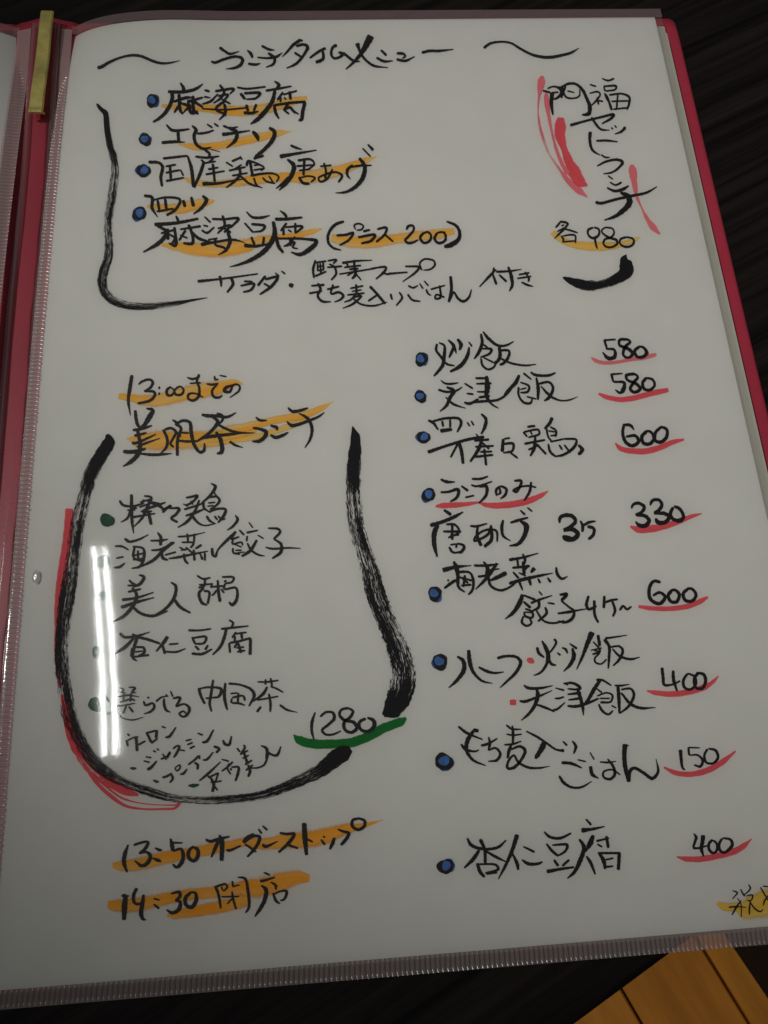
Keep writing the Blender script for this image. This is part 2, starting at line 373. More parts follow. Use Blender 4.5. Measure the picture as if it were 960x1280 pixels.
# sleeves: film over the right-hand sheet, with welded borders
def film_z(x, y):
    w = (.000018*math.sin(x*95 + 1.3*math.sin(y*31)) * math.sin(y*43 + .8)
         + .000006*math.sin(x*210 + y*60 + 1) * math.sin(y*24 + x*33)
         + .0000018*math.sin(x*420 + 7*math.sin(y*90))*math.sin(y*160)
         + .0*math.exp(-((x-.0235 - .002*math.sin(y*18))/.0045)**2) * (0.4 + .6*math.sin(y*9+.3)**2))
    return hgt(x, y) + .00075 + w
sleeve = kid(mesh_obj('sleeve_film', *grid(lin(-.0002, .05, 100)[:-1] + lin(.05, .2104, 130), lin(.0, .2975, 230),
             lambda x, y: (x, y, film_z(x, y))), M_film, smooth=True), menu)
# little blister in the film
M_bl = film_material('clear_blister', 0.25, (.99, .99, .99), 0.0, (.8,.8,.8), 7.0)
bx, by, bz = on_sheet(46, 722)
v, f = [(bx, by, film_z(bx, by) + .0005)], []
for r in range(1, 9):
    for k in range(24):
        a = k*math.pi/12; t = r/8
        v.append((bx + .0009*t*math.cos(a), by + .0019*t*math.sin(a), film_z(bx, by) + .00003 + .0005*(1-t*t)**1.5*(1-.45*math.exp(-(t/.35)**2))))
f += [(0, 1+k, 1+(k+1)%24) for k in range(24)]
for r in range(7):
    for k in range(24): a = 1+r*24; f.append((a+k, a+24+k, a+24+(k+1)%24, a+(k+1)%24))
mesh_obj('blister', v, f, M_bl, smooth=True).parent = sleeve

def weld(name, p0, p1, width, inward, zf, ribs, amp, m=None):
    """ribbed weld: runs p0 -> p1, 'inward' is the unit vector from the outer rim to the sheet"""
    d = Vector(p1) - Vector(p0); ln = d.length; d.normalize(); n = max(40, int(ln/ribs*8)) if ribs else 220
    K = 7; v, f = [], []
    for i in range(n+1):
        s = ln*i/n; ph = s/ribs*2*math.pi if ribs else 0
        jit = .35*math.sin(s*340) + .25*math.sin(s*911)
        for k in range(K):
            t = k/(K-1); c = Vector(p0) + d*s + Vector(inward)*(width*t)
            env = math.sin(math.pi*min(1, max(0, (t-.06)/.88)))**.4 if 0.05 < t < .95 else 0
            z = zf(c.x, c.y) + amp*env*(math.sin(ph + jit) if ribs else .25*math.sin(s*140+t*3)) + (.00012 if k == 0 else 0)
            z = max(z, cov(c.x, c.y) + .0004 + .0003*t)
            v.append((c.x, c.y, z))
    for i in range(n):
        for k in range(K-1): a = i*K+k; f.append((a, a+K, a+K+1, a+1))
    if d.cross(Vector((*inward, 0)) if len(p0) == 3 else Vector(inward)) < 0: f = [q_[::-1] for q_ in f]
    return kid(mesh_obj(name, v, f, m or M_weld, smooth=True), menu)
wz = lambda x, y: hgt(x, y) + .0002 - (.32*max(0, -x))
weld('welded_edge', (-.0036, .0, ), (-.0036, .2985), .0037, (1, 0), wz, .00135, .00030)
weld('welded_edge', (.0, -.0034), (.2135, -.0034), .0038, (0, 1), lambda x, y: hgt(x, y) + .0009, .0012, .00022, M_low)
weld('welded_edge', (-.0002, .3008), (.2126, .3004), .0039, (0, -1), lambda x, y: hgt(x, .297) + .0004, 0, .0001, M_top)
weld('welded_edge', (.2122, .0), (.2122, .2975), .0024, (-1, 0), lambda x, y: hgt(x, y) + .0004, 0, .0001, M_side)
# thin clear rim outside the bottom weld
def bead_row(name, pts, r, m):
    v, f = [], []
    for (x, y, z) in pts:
        b = len(v); rr = r*random.uniform(.6, 1.25)
        for a in range(6): v.append((x + rr*math.cos(a*math.pi/3), y + rr*math.sin(a*math.pi/3), z))
        for a in range(6): v.append((x + .6*rr*math.cos(a*math.pi/3), y + .6*rr*math.sin(a*math.pi/3), z + rr*.6))
        v.append((x, y, z + rr*.85))
        for a in range(6):
            c = (a+1) % 6; f += [(b+a, b+c, b+6+c, b+6+a), (b+6+a, b+6+c, b+12)]
    o = kid(mesh_obj(name, v, f, m, smooth=True), menu); o['kind'] = 'stuff'; return o
ys = [i*.00135 + .0006 for i in range(220)]
bead_row('weld_beads', [(-.0001 + random.uniform(-.0001,.0001), y, hgt(0, y) + .0007) for y in ys], .00025, M_drop)
bead_row('weld_beads', [(-.0034 + random.uniform(-.0001,.0001), y, wz(-.0034, y) + .0003) for y in ys if y > .02], .00026, M_drop)

# left-hand sleeve border
lz = lambda x, y: hgt(-.0185 - x, y) + .0009 - .3*max(0, x + .0185)
weld('welded_edge', (-.0138, .0), (-.0138, .2985), .0049, (-1, 0), lz, .00135, .00030)
weld('welded_edge', (-.229, .3008), (-.0183, .3004), .0039, (0, -1), lambda x, y: hgt(-.0185 - x, .297) + .0004, 0, .0001, M_top)

# sheets of paper
def sheet(name, x0, x1, y0, y1, zf, m, label, n=(140, 180)):
    v, f = grid(lin(x0, x1, n[0]), lin(y0, y1, n[1]), lambda x, y: (x, y, zf(x, y)))
    o = mesh_obj(name, v, f, m, smooth=True); thing(o, label, 'paper')
    return o
page = sheet('menu_sheet', .0, .2100, .0003, .2970, hgt, M_paper,
             'white sheet handwritten in black brush with lunch dishes and prices, right-hand page', (210, 240))
sheet('left_sheet', -.2285, -.0185, .0003, .2970, lambda x, y: hgt(-.0185 - x, y), M_paper,
      'white sheet left of the spine, only its narrow right edge in view', (120, 120))
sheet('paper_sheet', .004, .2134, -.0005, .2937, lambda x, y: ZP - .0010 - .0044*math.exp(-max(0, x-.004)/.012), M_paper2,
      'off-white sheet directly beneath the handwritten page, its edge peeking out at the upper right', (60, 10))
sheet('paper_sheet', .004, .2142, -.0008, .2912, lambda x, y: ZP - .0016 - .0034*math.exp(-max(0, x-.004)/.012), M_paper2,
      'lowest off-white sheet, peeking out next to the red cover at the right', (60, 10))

# ------------------------------------------------------------------ handwriting: ink strokes on the sheet
def catmull(P):
    if len(P) == 2:
        a, b = P; mid = tuple((a[i]+b[i])/2 for i in range(3)); P = [a, mid, b]
    out = []
    Q = [tuple(2*P[0][i]-P[1][i] for i in range(3))] + P + [tuple(2*P[-1][i]-P[-2][i] for i in range(3))]
    for k in range(1, len(Q)-2):
        p0, p1, p2, p3 = Q[k-1:k+3]
        seg = math.dist(p1[:2], p2[:2]); n = max(2, int(seg/1.6))
        t0 = 0; 
        d1 = max(math.dist(p0[:2], p1[:2])**.5, 1e-3); d2 = max(seg**.5, 1e-3); d3 = max(math.dist(p2[:2], p3[:2])**.5, 1e-3)
        m1 = [((p1[i]-p0[i])/d1 - (p2[i]-p0[i])/(d1+d2) + (p2[i]-p1[i])/d2)*d2 for i in range(2)]
        m2 = [((p2[i]-p1[i])/d2 - (p3[i]-p1[i])/(d2+d3) + (p3[i]-p2[i])/d3)*d2 for i in range(2)]
        for j in range(n):
            t = j/n; a = 2*t**3-3*t*t+1; b = t**3-2*t*t+t; c = -2*t**3+3*t*t; d = t**3-t*t
            xy = [a*p1[i]+b*m1[i]+c*p2[i]+d*m2[i] for i in range(2)]
            s = t*t*(3-2*t); out.append((xy[0], xy[1], p1[2]+(p2[2]-p1[2])*s))
    out.append(P[-1]); return out
WK = {'k': 1.26}
WET = []
def stroke(P, kind, V, F, U, z):
    C = catmull(P); n = len(C)
    # arc length
    s = [0]
    for i in range(1, n): s.append(s[-1] + math.dist(C[i][:2], C[i-1][:2]))
    tot = max(s[-1], 1e-6); seed = random.uniform(0, 99)
    b = len(V); rows = 0; prevn = None
    K = 2 if kind == 'k' else 6
    for i in range(n):
        j0, j1 = max(0, i-1), min(n-1, i+1)
        tx, ty = C[j1][0]-C[j0][0], C[j1][1]-C[j0][1]; l = math.hypot(tx, ty)
        if l < 1e-6: tx, ty, l = 1, 0, 1
        nx_, ny_ = -ty/l, tx/l; w = C[i][2]/2
        if kind == 'k':     # rounded entry and exit, a little tremble of the bristles
            w *= WK['k']
            a = min(1, (s[i] + .25*w) / max(w*.9, .01)); c = min(1, (tot - s[i] + .25*w) / max(w*.9, .01))
            w *= math.sqrt(max(0, 1-(1-a)**2)) * math.sqrt(max(0, 1-(1-c)**2))
            jl = 1 + .07*math.sin(s[i]*1.1+seed) + .05*math.sin(s[i]*2.7+seed*3); jr = 1 + .07*math.sin(s[i]*1.3+seed*2) + .05*math.sin(s[i]*3.1+seed)
        else:
            a = min(1, (s[i] + .3*w) / max(w*.8, .01)); c = min(1, (tot - s[i] + .3*w) / max(w*.8, .01))
            w *= (max(0, 1-(1-a)**2)**.5) * (max(0, 1-(1-c)**2)**.5) if kind not in 'bRp' else (.35 + .65*min(1, s[i]/max(w*1.2, .01)))*(.45 + .55*min(1, (tot-s[i])/max(w*.9, .01)))
            jl = 1 + .03*math.sin(s[i]*.35+seed) + .03*math.sin(s[i]*.9+seed*3); jr = 1 + .03*math.sin(s[i]*.4+seed*2) + .02*math.sin(s[i]*1.1+seed)
        for k in range(K):
            t = k/(K-1); off = -w*jl + (w*jl + w*jr)*t
            X, Y, Z = on_sheet(C[i][0] + nx_*off, C[i][1] + ny_*off)
            V.append((X, Y, Z + z)); WET.append(max(0, 1 - s[i]/85, 1 - (tot-s[i])/55)**.8); U.append((s[i]*.00029 + seed*.0 + (seed if kind not in 'bRp' else 0), t))
    for i in range(n-1):
        for k in range(K-1): a = b+i*K+k; F.append((a, a+K, a+K+1, a+1))
def blob(cx, cy, r, V, F, z, seed, sq=1.0):
    b = len(V); n = 22
    X, Y, Z = on_sheet(cx, cy); V.append((X, Y, Z+z))
    for k in range(n):
        a = 2*math.pi*k/n; rr = r*(1 + .09*math.sin(2*a+seed) + .07*math.sin(3*a+seed*2) + .03*math.sin(7*a+seed*5))
        X, Y, Z = on_sheet(cx + rr*math.cos(a), cy + rr*sq*math.sin(a)); V.append((X, Y, Z+z))
    for k in range(n): F.append((b, b+1+(k+1) % n, b+1+k))

WRITING = """
title_lettering|k|250|30|5|13|122,148,16 150,168 185,188 245,172,4/70,235 90,243 150,222 225,205 265,220,16 255,255,16 220,275 160,283,4/295,165,8 318,188,17 328,213,12/300,250 345,255 378,248/385,138 430,160 465,165/358,210,8 420,215,10 480,205 515,180,4/425,183 465,215,16 460,250 412,272,6/625,103,15 585,130,15 540,180,10 513,207,4/612,100,10 642,106,12/600,140 650,130 672,145,18 655,185 600,250 540,278,6/590,180 640,212,10/785,152,14 740,175 685,215,10/768,170 768,220,15 722,242,16/855,132,16 828,150 820,190 835,215,12 870,210 905,180,14/865,178 905,192,14 960,232 1000,236
+title_lettering|k|400|30|5|13|318,75,38 290,130,30 250,195,18 200,250,12 160,285,6/232,122,24 245,165 270,210 330,260 425,275,4/380,165,12 415,198,14/352,212 400,235 455,232,6/478,185 520,188 533,202,10 512,218/478,222 530,232 592,205,5/635,182,14 680,170 740,170 833,160,5
title_flourish|k|600|30|5|12|22,152,13 60,125 120,113,10 190,120,10 250,155 310,187 360,203,14 430,210,15 510,197,14 570,180,12 618,152,3
title_flourish|k|0|0|4.8|13|585,410,16 615,400,16 650,378 730,345,10 800,333,12 850,340 910,365 960,380,12 1010,380,9 1080,365,3
dish_name|k|170|90|4|12|222,55,8 238,85,14 233,105/160,100,12 240,100,13 300,85 335,60,4/180,95,14 180,140,15 150,200,15 120,230 85,252,8/188,150,10 250,130 285,128/215,112,13 222,195,13 235,212,8/228,150 190,205,8/232,160,12 262,172,12 236,205/262,140,10 258,190/285,120,12 290,195,14 312,212,8/260,150 335,128,8/292,150,12 335,178,10/265,160 275,205,14 310,200,12
+dish_name|k|170|90|4|10|342,92,8 368,98,10/340,125,10 372,130/330,162,6 372,148 410,110,5/395,98,9 440,90 490,86,9 468,112,6/418,65,10 440,100 425,130,9 386,158,5/408,122,8 460,115,9 435,150,8/428,138,8 472,160,8/447,145,10 408,172,10 400,190 440,210 452,222/442,160,11 446,205,12 415,242,5/330,185,6 440,190,7 560,180,6/505,78,8 550,85,8 648,75,7/522,108,13 545,138,12/540,108,10 620,108,12 600,132,9 550,138,6/552,165,12 560,197,12/602,162,11 588,197,9/538,205,13 575,207,12 612,198,6
+dish_name|k|170|90|4|11|692,48,8 715,66,14 700,82,6/648,95,9 710,85,9 778,72,6/695,92,12 680,150,16 640,205,18 605,240,16 572,262,6/735,102,9 705,142,8/722,122,9 722,152,9/735,115,7 805,95,7/768,98,12 772,140,11/740,128,7 750,140,7/690,165,13 698,205,12 714,235,8/690,168,10 770,156,10 848,150,10/845,150,13 833,200,14 826,240,14 812,243,8/768,150 740,187,8/740,190,10 768,178,11 790,200 814,212,5/735,188,8 765,212,8
dish_name|k|170|90|4|12|152,265,8 180,292,12 228,292,10 268,286,6/210,296,12 213,352,12/128,355,12 190,350 245,352,4
+dish_name|k|170|90|4|13|280,270,9 300,290,14 290,320,13 300,360 335,385,12 376,378,6/305,310,9 350,305,9 390,292,6/355,262,7 382,280,9/390,258,7 412,274,9/372,388,4 420,400,3/435,270,9 470,282,9 510,275,5/430,314,14 500,305,10 570,294,5/465,280,14 502,300,15 498,340,15 452,382,5/582,298,12 603,320,18 612,346,10/665,280,12 692,300,16 683,340,17 640,390,14 605,420,14 590,438,10
dish_name|k|160|170|5|14|218,142,12 300,133,12 372,125,10/372,124,10 395,200,17 410,322,17/128,165,16 190,168,14 215,190,16 205,260,15 213,317,12/235,192,10 300,180,10/235,232,10 325,214,10/262,190,13 268,270,13/237,283,12 350,262,9/328,212,8 346,250,10/480,88,12 510,115,14 502,140,8/420,130,11 490,137,12 570,128,8/455,150,10 482,170,10/535,140,9 500,168,9/470,172,9 548,160,9/475,160,14 455,225,16 412,325,12
+dish_name|k|160|170|5|12|500,210,11 565,198,8/485,242,11 605,220,8/530,175,13 542,290,12/465,300,20 560,298,14 650,282,9 740,268,3/612,165,9 655,192,9/648,160,11 705,135,10/700,128,9 712,150,10/630,218,10 735,195,9/650,250,9 748,232,8/692,190,13 700,240,14 660,290,13 612,325,7/700,250,11 760,300,12 840,325,5/710,180,8 655,215,6
+dish_name|k|300|170|5|12|40,190,12 50,160,14 85,165,10/62,160,14 78,250,13/75,160,10 150,200,10 128,218,8/85,185,8 125,180,8/84,215,8 145,205,8/66,250,12 150,236,11 215,238,10 242,258,9 225,290,7/85,262,10 105,310,10 140,326,5/140,262,10 165,285,10 220,298,8/180,250,9 210,298,8/85,145,8 148,124,12
+dish_name|k|300|170|5|13|315,60,12 350,75,13 388,86,5/248,130,20 350,112,13 478,90,6/295,148,13 335,185,22 325,240,22 290,295,18 243,342,6/305,258,14 265,300,14 224,330,5/360,155,12 440,148,11 464,175,10 420,215,7/352,190,10 466,182,8/368,218,9 440,208,8/402,145,12 396,248,12/368,258,13 392,295,15 435,300,12/378,262,8 430,252,8 468,264,10 442,292,8/500,192,9 572,184,8/525,170,11 537,230,11 530,268,11/578,208,9 545,268,11 502,288,10 490,265,9 540,240,10 600,228,10 637,250,13 614,292,10
+dish_name|k|300|170|5|14|705,182,12 670,215,15 672,250,12 690,272,5/685,198,9 740,188,11 822,185,7/745,140,16 778,190,20 768,260,22 720,320,18 660,352,12 595,358,4/765,78,9 815,131,9/798,55,10 832,90,16
dish_name|k|160|170|5|15|100,375,14 150,385,16 150,450,16 185,508,6/155,402,8 240,385,11 325,400,13 298,460,14 240,498,12/185,402,13 196,470,13/232,395,14 240,460,14/180,474,11 285,455,10/345,402,16 356,445,16/395,382,14 410,442,18/465,375,14 490,400,20 460,450,16 408,490,7
+dish_name|k|160|170|5|16|300,500,10 320,545,16/165,555,18 300,545,16 440,518,12/180,560,14 240,600,17 230,630,20 190,672,20 95,728,8/205,610,10 290,588,10/248,580,14 250,650,14/240,600,12 208,665,10/255,615,10 292,640,12 270,680,10/290,570,13 296,685,17 255,672,10/325,585,9 455,565,12/378,555,15 402,620,14 402,672,16 345,672,12/360,590,12 318,655,10/395,600,15 440,640,16 530,668,8/325,620,8 372,640,10
+dish_name|k|160|170|5|13|478,505,8 515,542,12/460,590,11 492,607,12 540,570,8/470,560,8 500,566,10/525,520,11 600,522,11 690,518,14 640,575,10/590,498,13 603,560,12 558,612,8/560,580,9 640,560,12 600,605,12/590,570,10 642,605,14/455,680,18 540,665,12 660,650,12 730,668,4/548,638,11 545,680,12 600,700 622,722,7/622,600,15 637,660,18 612,715,14 563,745,5/500,650,8 560,640,8/740,475,8 775,508,13 830,512,14 886,498,6/728,545,10 782,605,11/770,552,12 855,565,14 838,592,11 782,602,7/770,632,12 790,682,14/850,632,12 843,680,12/725,685,20 800,690,14 880,675,8
+dish_name|k|300|170|5|14|250,468,8 285,498,16 290,518,10/218,522,16 300,520,15 390,510,10/208,535,16 215,620,24 160,712,24 80,770,20 0,803,12 -65,820,4/292,545,11 253,595,10/270,570,12 272,622,12/280,572,9 390,568,12 345,610,9/345,545,12 345,612,10/300,588,9 322,602,9/225,625,14 240,690,18 270,732,14/225,642,10 400,645,12 478,660,18 440,705,24 375,742,18 318,728,8/345,630,11 300,680,12 272,692,8/290,690,9 342,665,10 330,698,10 362,705,6/310,650,10 318,690,9
supplement_note|k|400|250|4|9|120,108,10 75,125,12 42,170,11 42,215,11 65,240,10 105,252,6/82,178,10 130,175,10 165,165,10 145,200,10 97,228,8/178,148,6 170,128,7 192,119,7 216,130,7 208,148,7 182,152,6/215,158,10 250,150,8/190,188,10 275,176,11 255,205,11 205,218,9/285,147,9 332,140,10 325,170,10 280,212,9/322,172,9 366,210,8/432,150,9 440,132,10 465,130,9 468,150,9 440,185,10 425,202,10 438,216,11 465,213,9 490,200,6/517,165,10 500,190,11 517,215,11 545,208,10 555,180,9 540,162,9 512,168,8/585,165,10 572,195,11 590,216,11 620,208,10 628,178,9 612,162,8 585,165,8/622,158,8 630,205,8/632,108,8 680,130,12 698,165,13 690,200,16 655,225,20 620,235,14
side_dish_note|k|230|310|4|9|657,62,9 645,110,10 650,152,8/650,75,7 712,66,7/668,78,8 668,115,8/695,70,8 697,112,8/665,95,6 695,90,6/665,115,6 700,110,6/680,75,7 685,135,8/655,142,9 712,118,7/718,65,7 762,60,8 745,80,8/725,82,7 752,92,8/715,98,7 790,92,8/753,92,9 760,130,9 735,162,7/790,76,10 860,66,8 940,62,4/808,70,8 822,95,8/852,60,8 850,95,9/800,98,7 885,88,7/775,132,6 850,120,7 960,102,6/852,95,11 856,135,12 838,156,7/848,120,7 815,140,6/858,130,8 886,162,6/825,108,8 872,104,8
+side_dish_note|k|400|250|4|9|255,343,6 330,338,9 320,360,10 278,397,6/308,362,8 335,372,8 350,372,5/340,370,9 438,362,6/425,333,7 495,337,9 480,360,9 412,410,4/508,352,8 498,318,7 520,297,7 568,305,8 574,325,8 552,347,7 515,352,5
side_dish_note|k|230|310|4|10|668,178,12 682,205,11 668,240,10 690,267,11 735,270,5/635,190,7 702,185,10/625,228,9 690,216,7/714,208,8 776,193,8/745,183,9 735,230,8 775,222,10 796,240,11 780,260,8 750,271,4
+side_dish_note|k|400|250|4|8|150,443,7 216,430,7/158,458,6 208,450,6/135,476,7 222,466,7/180,422,9 183,475,9/180,470,8 155,498,8 120,512,5/168,487,7 206,480,8 165,520,9 112,543,4/160,488,8 200,520,8 265,530,8 335,512,4/248,433,12 275,460,11 325,520,12/290,472,7 240,507,8/352,470,9 360,500,8/395,462,8 410,488,9 380,530,6/440,430,8 465,440,8 490,428,5/438,472,9 460,500,9 502,508,6/497,418,6 515,445,7/520,406,6 542,430,8/530,447,8 540,470,9 556,478,4/552,448,7 625,428,6/598,428,8 600,490,9 575,494,8 580,475,7 622,487,8/652,382,12 656,450,12 643,512,11/648,500,9 668,462,8 688,492,10 715,508,11 742,490,9 757,448,5
side_dish_note|k|230|310|4|9|68,168,12 180,156,8 370,130,6/178,140,11 184,165,11 186,195,7/232,145,12 245,180,12 215,224,8/300,168,9 342,168,6/282,190,8 350,180,10 335,210,10 295,222,7/408,140,10 368,190,10/405,158,9 468,146,11 440,190,12 378,234,8/398,178,8 436,200,10/455,125,6 476,142,8/486,116,6 506,131,8/525,182,14 545,193,20
highlight|o|170|90|4|40|128,168,22 200,176,34 300,178,44 420,188,58 520,196,64 640,185,64 760,152,56 856,130,26
highlight|o|170|90|4|40|212,360,12 300,374,44 400,370,48 500,352,52 600,330,56 700,308,46 778,298,6
highlight|o|160|170|5|40|345,258,16 400,285,40 500,300,52 620,295,58 740,285,68
+highlight|o|300|170|5|40|0,282,66 80,275,80 200,262,72 300,258,76 420,258,100 520,240,100 640,210,80 760,165,56 856,128,10
highlight|o|160|170|5|40|118,440,24 200,450,60 310,455,84 400,435,88 480,415,64 540,408,22
highlight|o|160|170|5|40|210,680,24 300,690,70 400,705,100 500,712,110 600,710,116 720,690,110 850,645,60
+highlight|o|300|170|5|40|100,655,70 250,632,44 350,622,44 440,600,44 512,580,14
highlight|o|400|250|4|40|55,190,50 150,208,76 250,212,74 380,195,62 480,182,62 580,172,64 672,155,40
side_dish_note|k|590|320|5|11|150,85,8 110,125,13 45,195,6/128,85,30 140,88,24/125,105,10 152,180,14/150,100,12 240,95,10 308,84,4/225,68,12 245,130,18 250,185,15 232,222,7/168,118,10 215,162,13/290,118,8 358,106,10/280,142,8 370,128,9/330,100,9 355,145,12 350,162,10/308,165,9 345,182,12 382,192,5
set_title|k|660|90|5|10|92,118,10 140,130,10/120,105,8 160,92,8 195,105,12 205,130,10 180,165,12 158,172,8/150,130,22 145,200,18 155,270,10/148,130,8 190,128,8/180,95,8 215,105,14 215,140,14 190,160,8/205,100,8 250,75,12 300,78,12 340,115,16 365,165,16 385,220,20 378,262,20 335,270,8/235,90,9 222,130,10 240,160,10 290,165,8 320,150,8 322,110,6/245,120,8 290,130,5/212,85,8 210,165,10
+set_title|k|660|90|5|9|385,80,8 425,92,9/383,135,7 435,125,9 450,140,9 425,180,10 388,218,5/430,160,10 440,205,11/435,180,7 468,185,9/460,42,6 500,55,9 538,42,9/475,85,8 478,115,9 500,122,7/478,90,9 550,90,11 545,110,9 490,120,7/475,135,9 490,150,10 522,240,14/480,145,10 500,185,10/505,145,9 590,138,9 632,160,12 630,200,12 618,238,9/560,140,9 552,232,9/520,185,8 625,182,8/530,235,8 620,225,9
+set_title|k|660|90|5|12|262,335,14 350,310,11 450,285,11 535,268,14 520,290,13 460,325,8/395,285,12 425,330,13 455,360,11 510,365,4/518,350,8 530,358,8/540,335,7 552,350,8/608,345,16 585,372,12 540,390,5/388,375,18 385,430,15 402,490,13 450,522,5/425,432,10 490,430,11 560,438,6/455,518,8 482,535,9 510,535,6/430,590,7 490,560,11 560,550,13 590,565,15 560,605,11 520,630,9 468,638,5/498,650,8 530,672,7/510,690,8 545,708,9 585,690,10
+set_title|k|660|90|5|16|492,725,9 540,745,13 590,735,16 628,712,8/420,815,16 450,822,14 550,797,13 650,775,13 740,755,12 805,718,5/575,755,12 625,780,28 632,820,30 590,870,24 540,905,16 475,928,6
price|k|680|270|7.5|18|158,48,14 130,85,18 105,112,12/150,52,18 220,72,20 200,110,18 150,160,18 95,215,8/160,95,12 190,85,12/190,110,12 120,150,12/175,120,14 250,138,16 315,160,12/160,185,16 180,225,18 175,252,14/175,190,13 245,178,15 290,185,16 292,255,15/180,245,14 285,235,13/460,110,18 415,130,20 408,165,18 440,205,20 480,205,24 515,170,18 510,125,18 465,108,16/475,210,20 485,270,18 500,310,14/630,115,16 575,110,14 540,135,14 545,160,16 600,200,20 680,230,22 685,260,20 640,292,18 580,290,18 555,260,18 570,220,18 620,205,18 655,165,16 645,125,16 620,110,12/765,200,18 715,220,18 708,255,16 745,288,20 800,288,20 838,260,20 835,220,18 790,202,16 750,202,14
highlight|y|680|270|7.5|60|75,150,60 150,215,70 250,260,80 380,282,100 520,285,110 640,280,90 740,262,60 840,225,50 905,200,14
brush_frame|b|680|270|7.5|50|770,362,10 750,410,60 765,460,105 772,510,110 730,560,90 640,610,72 540,645,66 430,655,80 320,635,72 250,610,50 175,578,20
brush_frame|b|110|110|4.411|30|48,88,12 72,118,18 95,140,24 105,220,26 120,310,30 140,380,34 150,450,38 140,540,40 130,620,42 115,700,40 110,780,40 115,860,40 110,940,40 90,1000,40 78,1060,44 85,1110,46 120,1160,46 200,1195,42 300,1205,36 400,1200,32 480,1190,22 570,1172,10 660,1157,3
timing_note|k|140|455|5|12|125,70,16 112,150,18 102,230,14 115,322,5/165,130,7 185,112,11 235,98,12 255,115,14 238,150,12 200,172,8/200,172,8 262,175,14 268,195,14 240,228,14 160,248,12/290,148,16 300,152,14/290,185,16 300,188,14/368,142,10 342,165,13 347,195,14 372,196,12 390,170,10 366,144,8/388,170,9 400,192,13 432,192,13 448,165,11 430,142,9 405,150,9 388,172,8/470,85,8 500,95,12 550,80,7/485,122,7 555,118,9/545,65,12 530,110,12 545,150,12 540,205,14 505,230,13 475,215,12 480,190,12 520,185,9 570,210,8/590,125,9 625,130,12 665,122,8/660,125,8 625,170,12 635,205,14 670,210,12 690,195,6/640,75,8 645,98,12 665,95,6/672,72,7 715,80,8/765,130,8 710,150,16 700,170,16 735,175,12 760,130,9 795,135,10 795,165,10 735,212,5
timing_note|k|140|455|5|16|145,290,14 150,340,16 160,380,16 185,408,12/215,278,10 255,290,18 235,330,26 195,390,18 150,422,12/130,415,14 190,405,14 250,385,8/140,450,14 200,435,12 215,430,8/125,495,16 150,495,14 210,470,12 275,440,6/160,420,16 175,500,18 165,560,14/155,520,10 200,500,12 300,465,5/70,548,18 130,550,20 210,530,12/180,500,16 165,560,22 120,610,20 68,642,6/170,560,10 250,568,15 320,565,13 375,560,4
+timing_note|k|140|455|5|14|320,410,14 345,470,14 340,520,14 305,558,6/330,410,12 370,402,13 400,425,14 385,460,12 365,500,12 385,520,12/395,420,11 430,455,12/378,350,10 400,365,14 405,375,18/395,375,14 430,400,14 410,470,14 408,575,14/400,378,12 440,355,13 485,365,16 495,430,18 515,510,17 550,552,16 575,540,15 578,495,8/430,430,10 480,432,10/410,480,12 480,485,13 530,480,8
+timing_note|k|140|455|5|15|560,318,13 600,325,18 650,325,16 720,332,14 775,305,6/655,308,10 690,325,14 690,350,12 665,380,7/625,330,14 660,360,18 620,420,15 570,460,14 520,490,7/650,370,13 700,400,14 780,428,13 890,432,5/560,462,16 650,450,18 740,440,14 830,432,5/650,425,15 680,480,20 685,550,20 655,562,10/735,485,14 770,508,13 818,523,5
+timing_note|k|260|490|5|14|298,158,9 325,178,14 368,178,7/280,225,12 320,232,14 362,250,20 355,280,20 320,308,18 275,310,8/390,210,13 430,225,18 430,242,8/390,268,12 420,285,18 470,270,15 502,252,7/500,98,10 525,122,16 580,115,14 625,100,8/492,185,9 520,210,18 560,205,16 630,180,14 690,155,11 727,128,5/568,135,8 620,165,16 648,220,16 640,290,13 605,350,5
highlight|o|140|455|5|50|40,200,44 120,212,60 200,228,84 300,225,100 420,195,110 540,170,120 660,150,110 760,120,60 818,125,16
highlight|o|140|455|5|60|90,465,10 180,480,130 300,480,150 450,478,140 600,470,130 750,440,120 900,400,80
+highlight|o|260|490|5|50|100,250,90 240,220,70 380,185,60 480,165,60 600,145,60 700,105,46 788,58,4
highlight_streak|y|260|490|5|40|0,330,40 120,312,36 280,285,44 420,245,50 560,195,50 640,165,30
dish_name|k|120|600|5|12|148,128,12 165,155,14 225,165,12 300,145,8/222,90,14 222,180,16 225,260,14 235,335,5/220,180,12 195,240,11 155,265,5/225,180,10 255,175,10/195,190,8 245,185,12/275,140,8 350,118,8/270,170,9 330,150,8/290,125,8 400,148,8/300,100,10 345,110,12 325,160,15 290,235,12 230,300,4/280,200,8 320,180,12 380,160,12 435,140,8/330,140,12 400,165,16 420,182,12/290,205,11 350,195,9/215,235,14 260,228,11 370,210,8/325,190,16 345,280,15/410,190,8 470,160,13 440,180,12 415,205,10/455,178,8 520,180,14 500,215,13 470,240,12 510,265,14
+dish_name|k|220|600|5|12|62,112,10 100,105,12 135,98,12 100,140,11 60,160,10/45,150,8 75,165,9/92,130,8 105,155,9/50,185,10 130,160,10 170,145,7/60,225,10 120,205,14 180,180,7/145,125,9 120,190,12 70,260,14 10,298,6/100,225,15 140,270,12 180,285,8 250,272,5/218,22,7 245,40,16 215,95,13 160,145,8/235,75,8 275,130,6/170,130,12 175,175,12 215,205,8/205,110,9 255,105,12 272,130,13 245,165,10 210,185,7/200,145,8 245,140,8/195,165,7 235,160,8/205,200,9 265,180,11 310,185,13 300,220,14 262,268,10/190,225,13 210,255,12 240,272,9/240,225,10 258,250,10/262,225,10 290,248,10 310,240,5/370,220,7 385,245,14 355,290,12 318,315,5
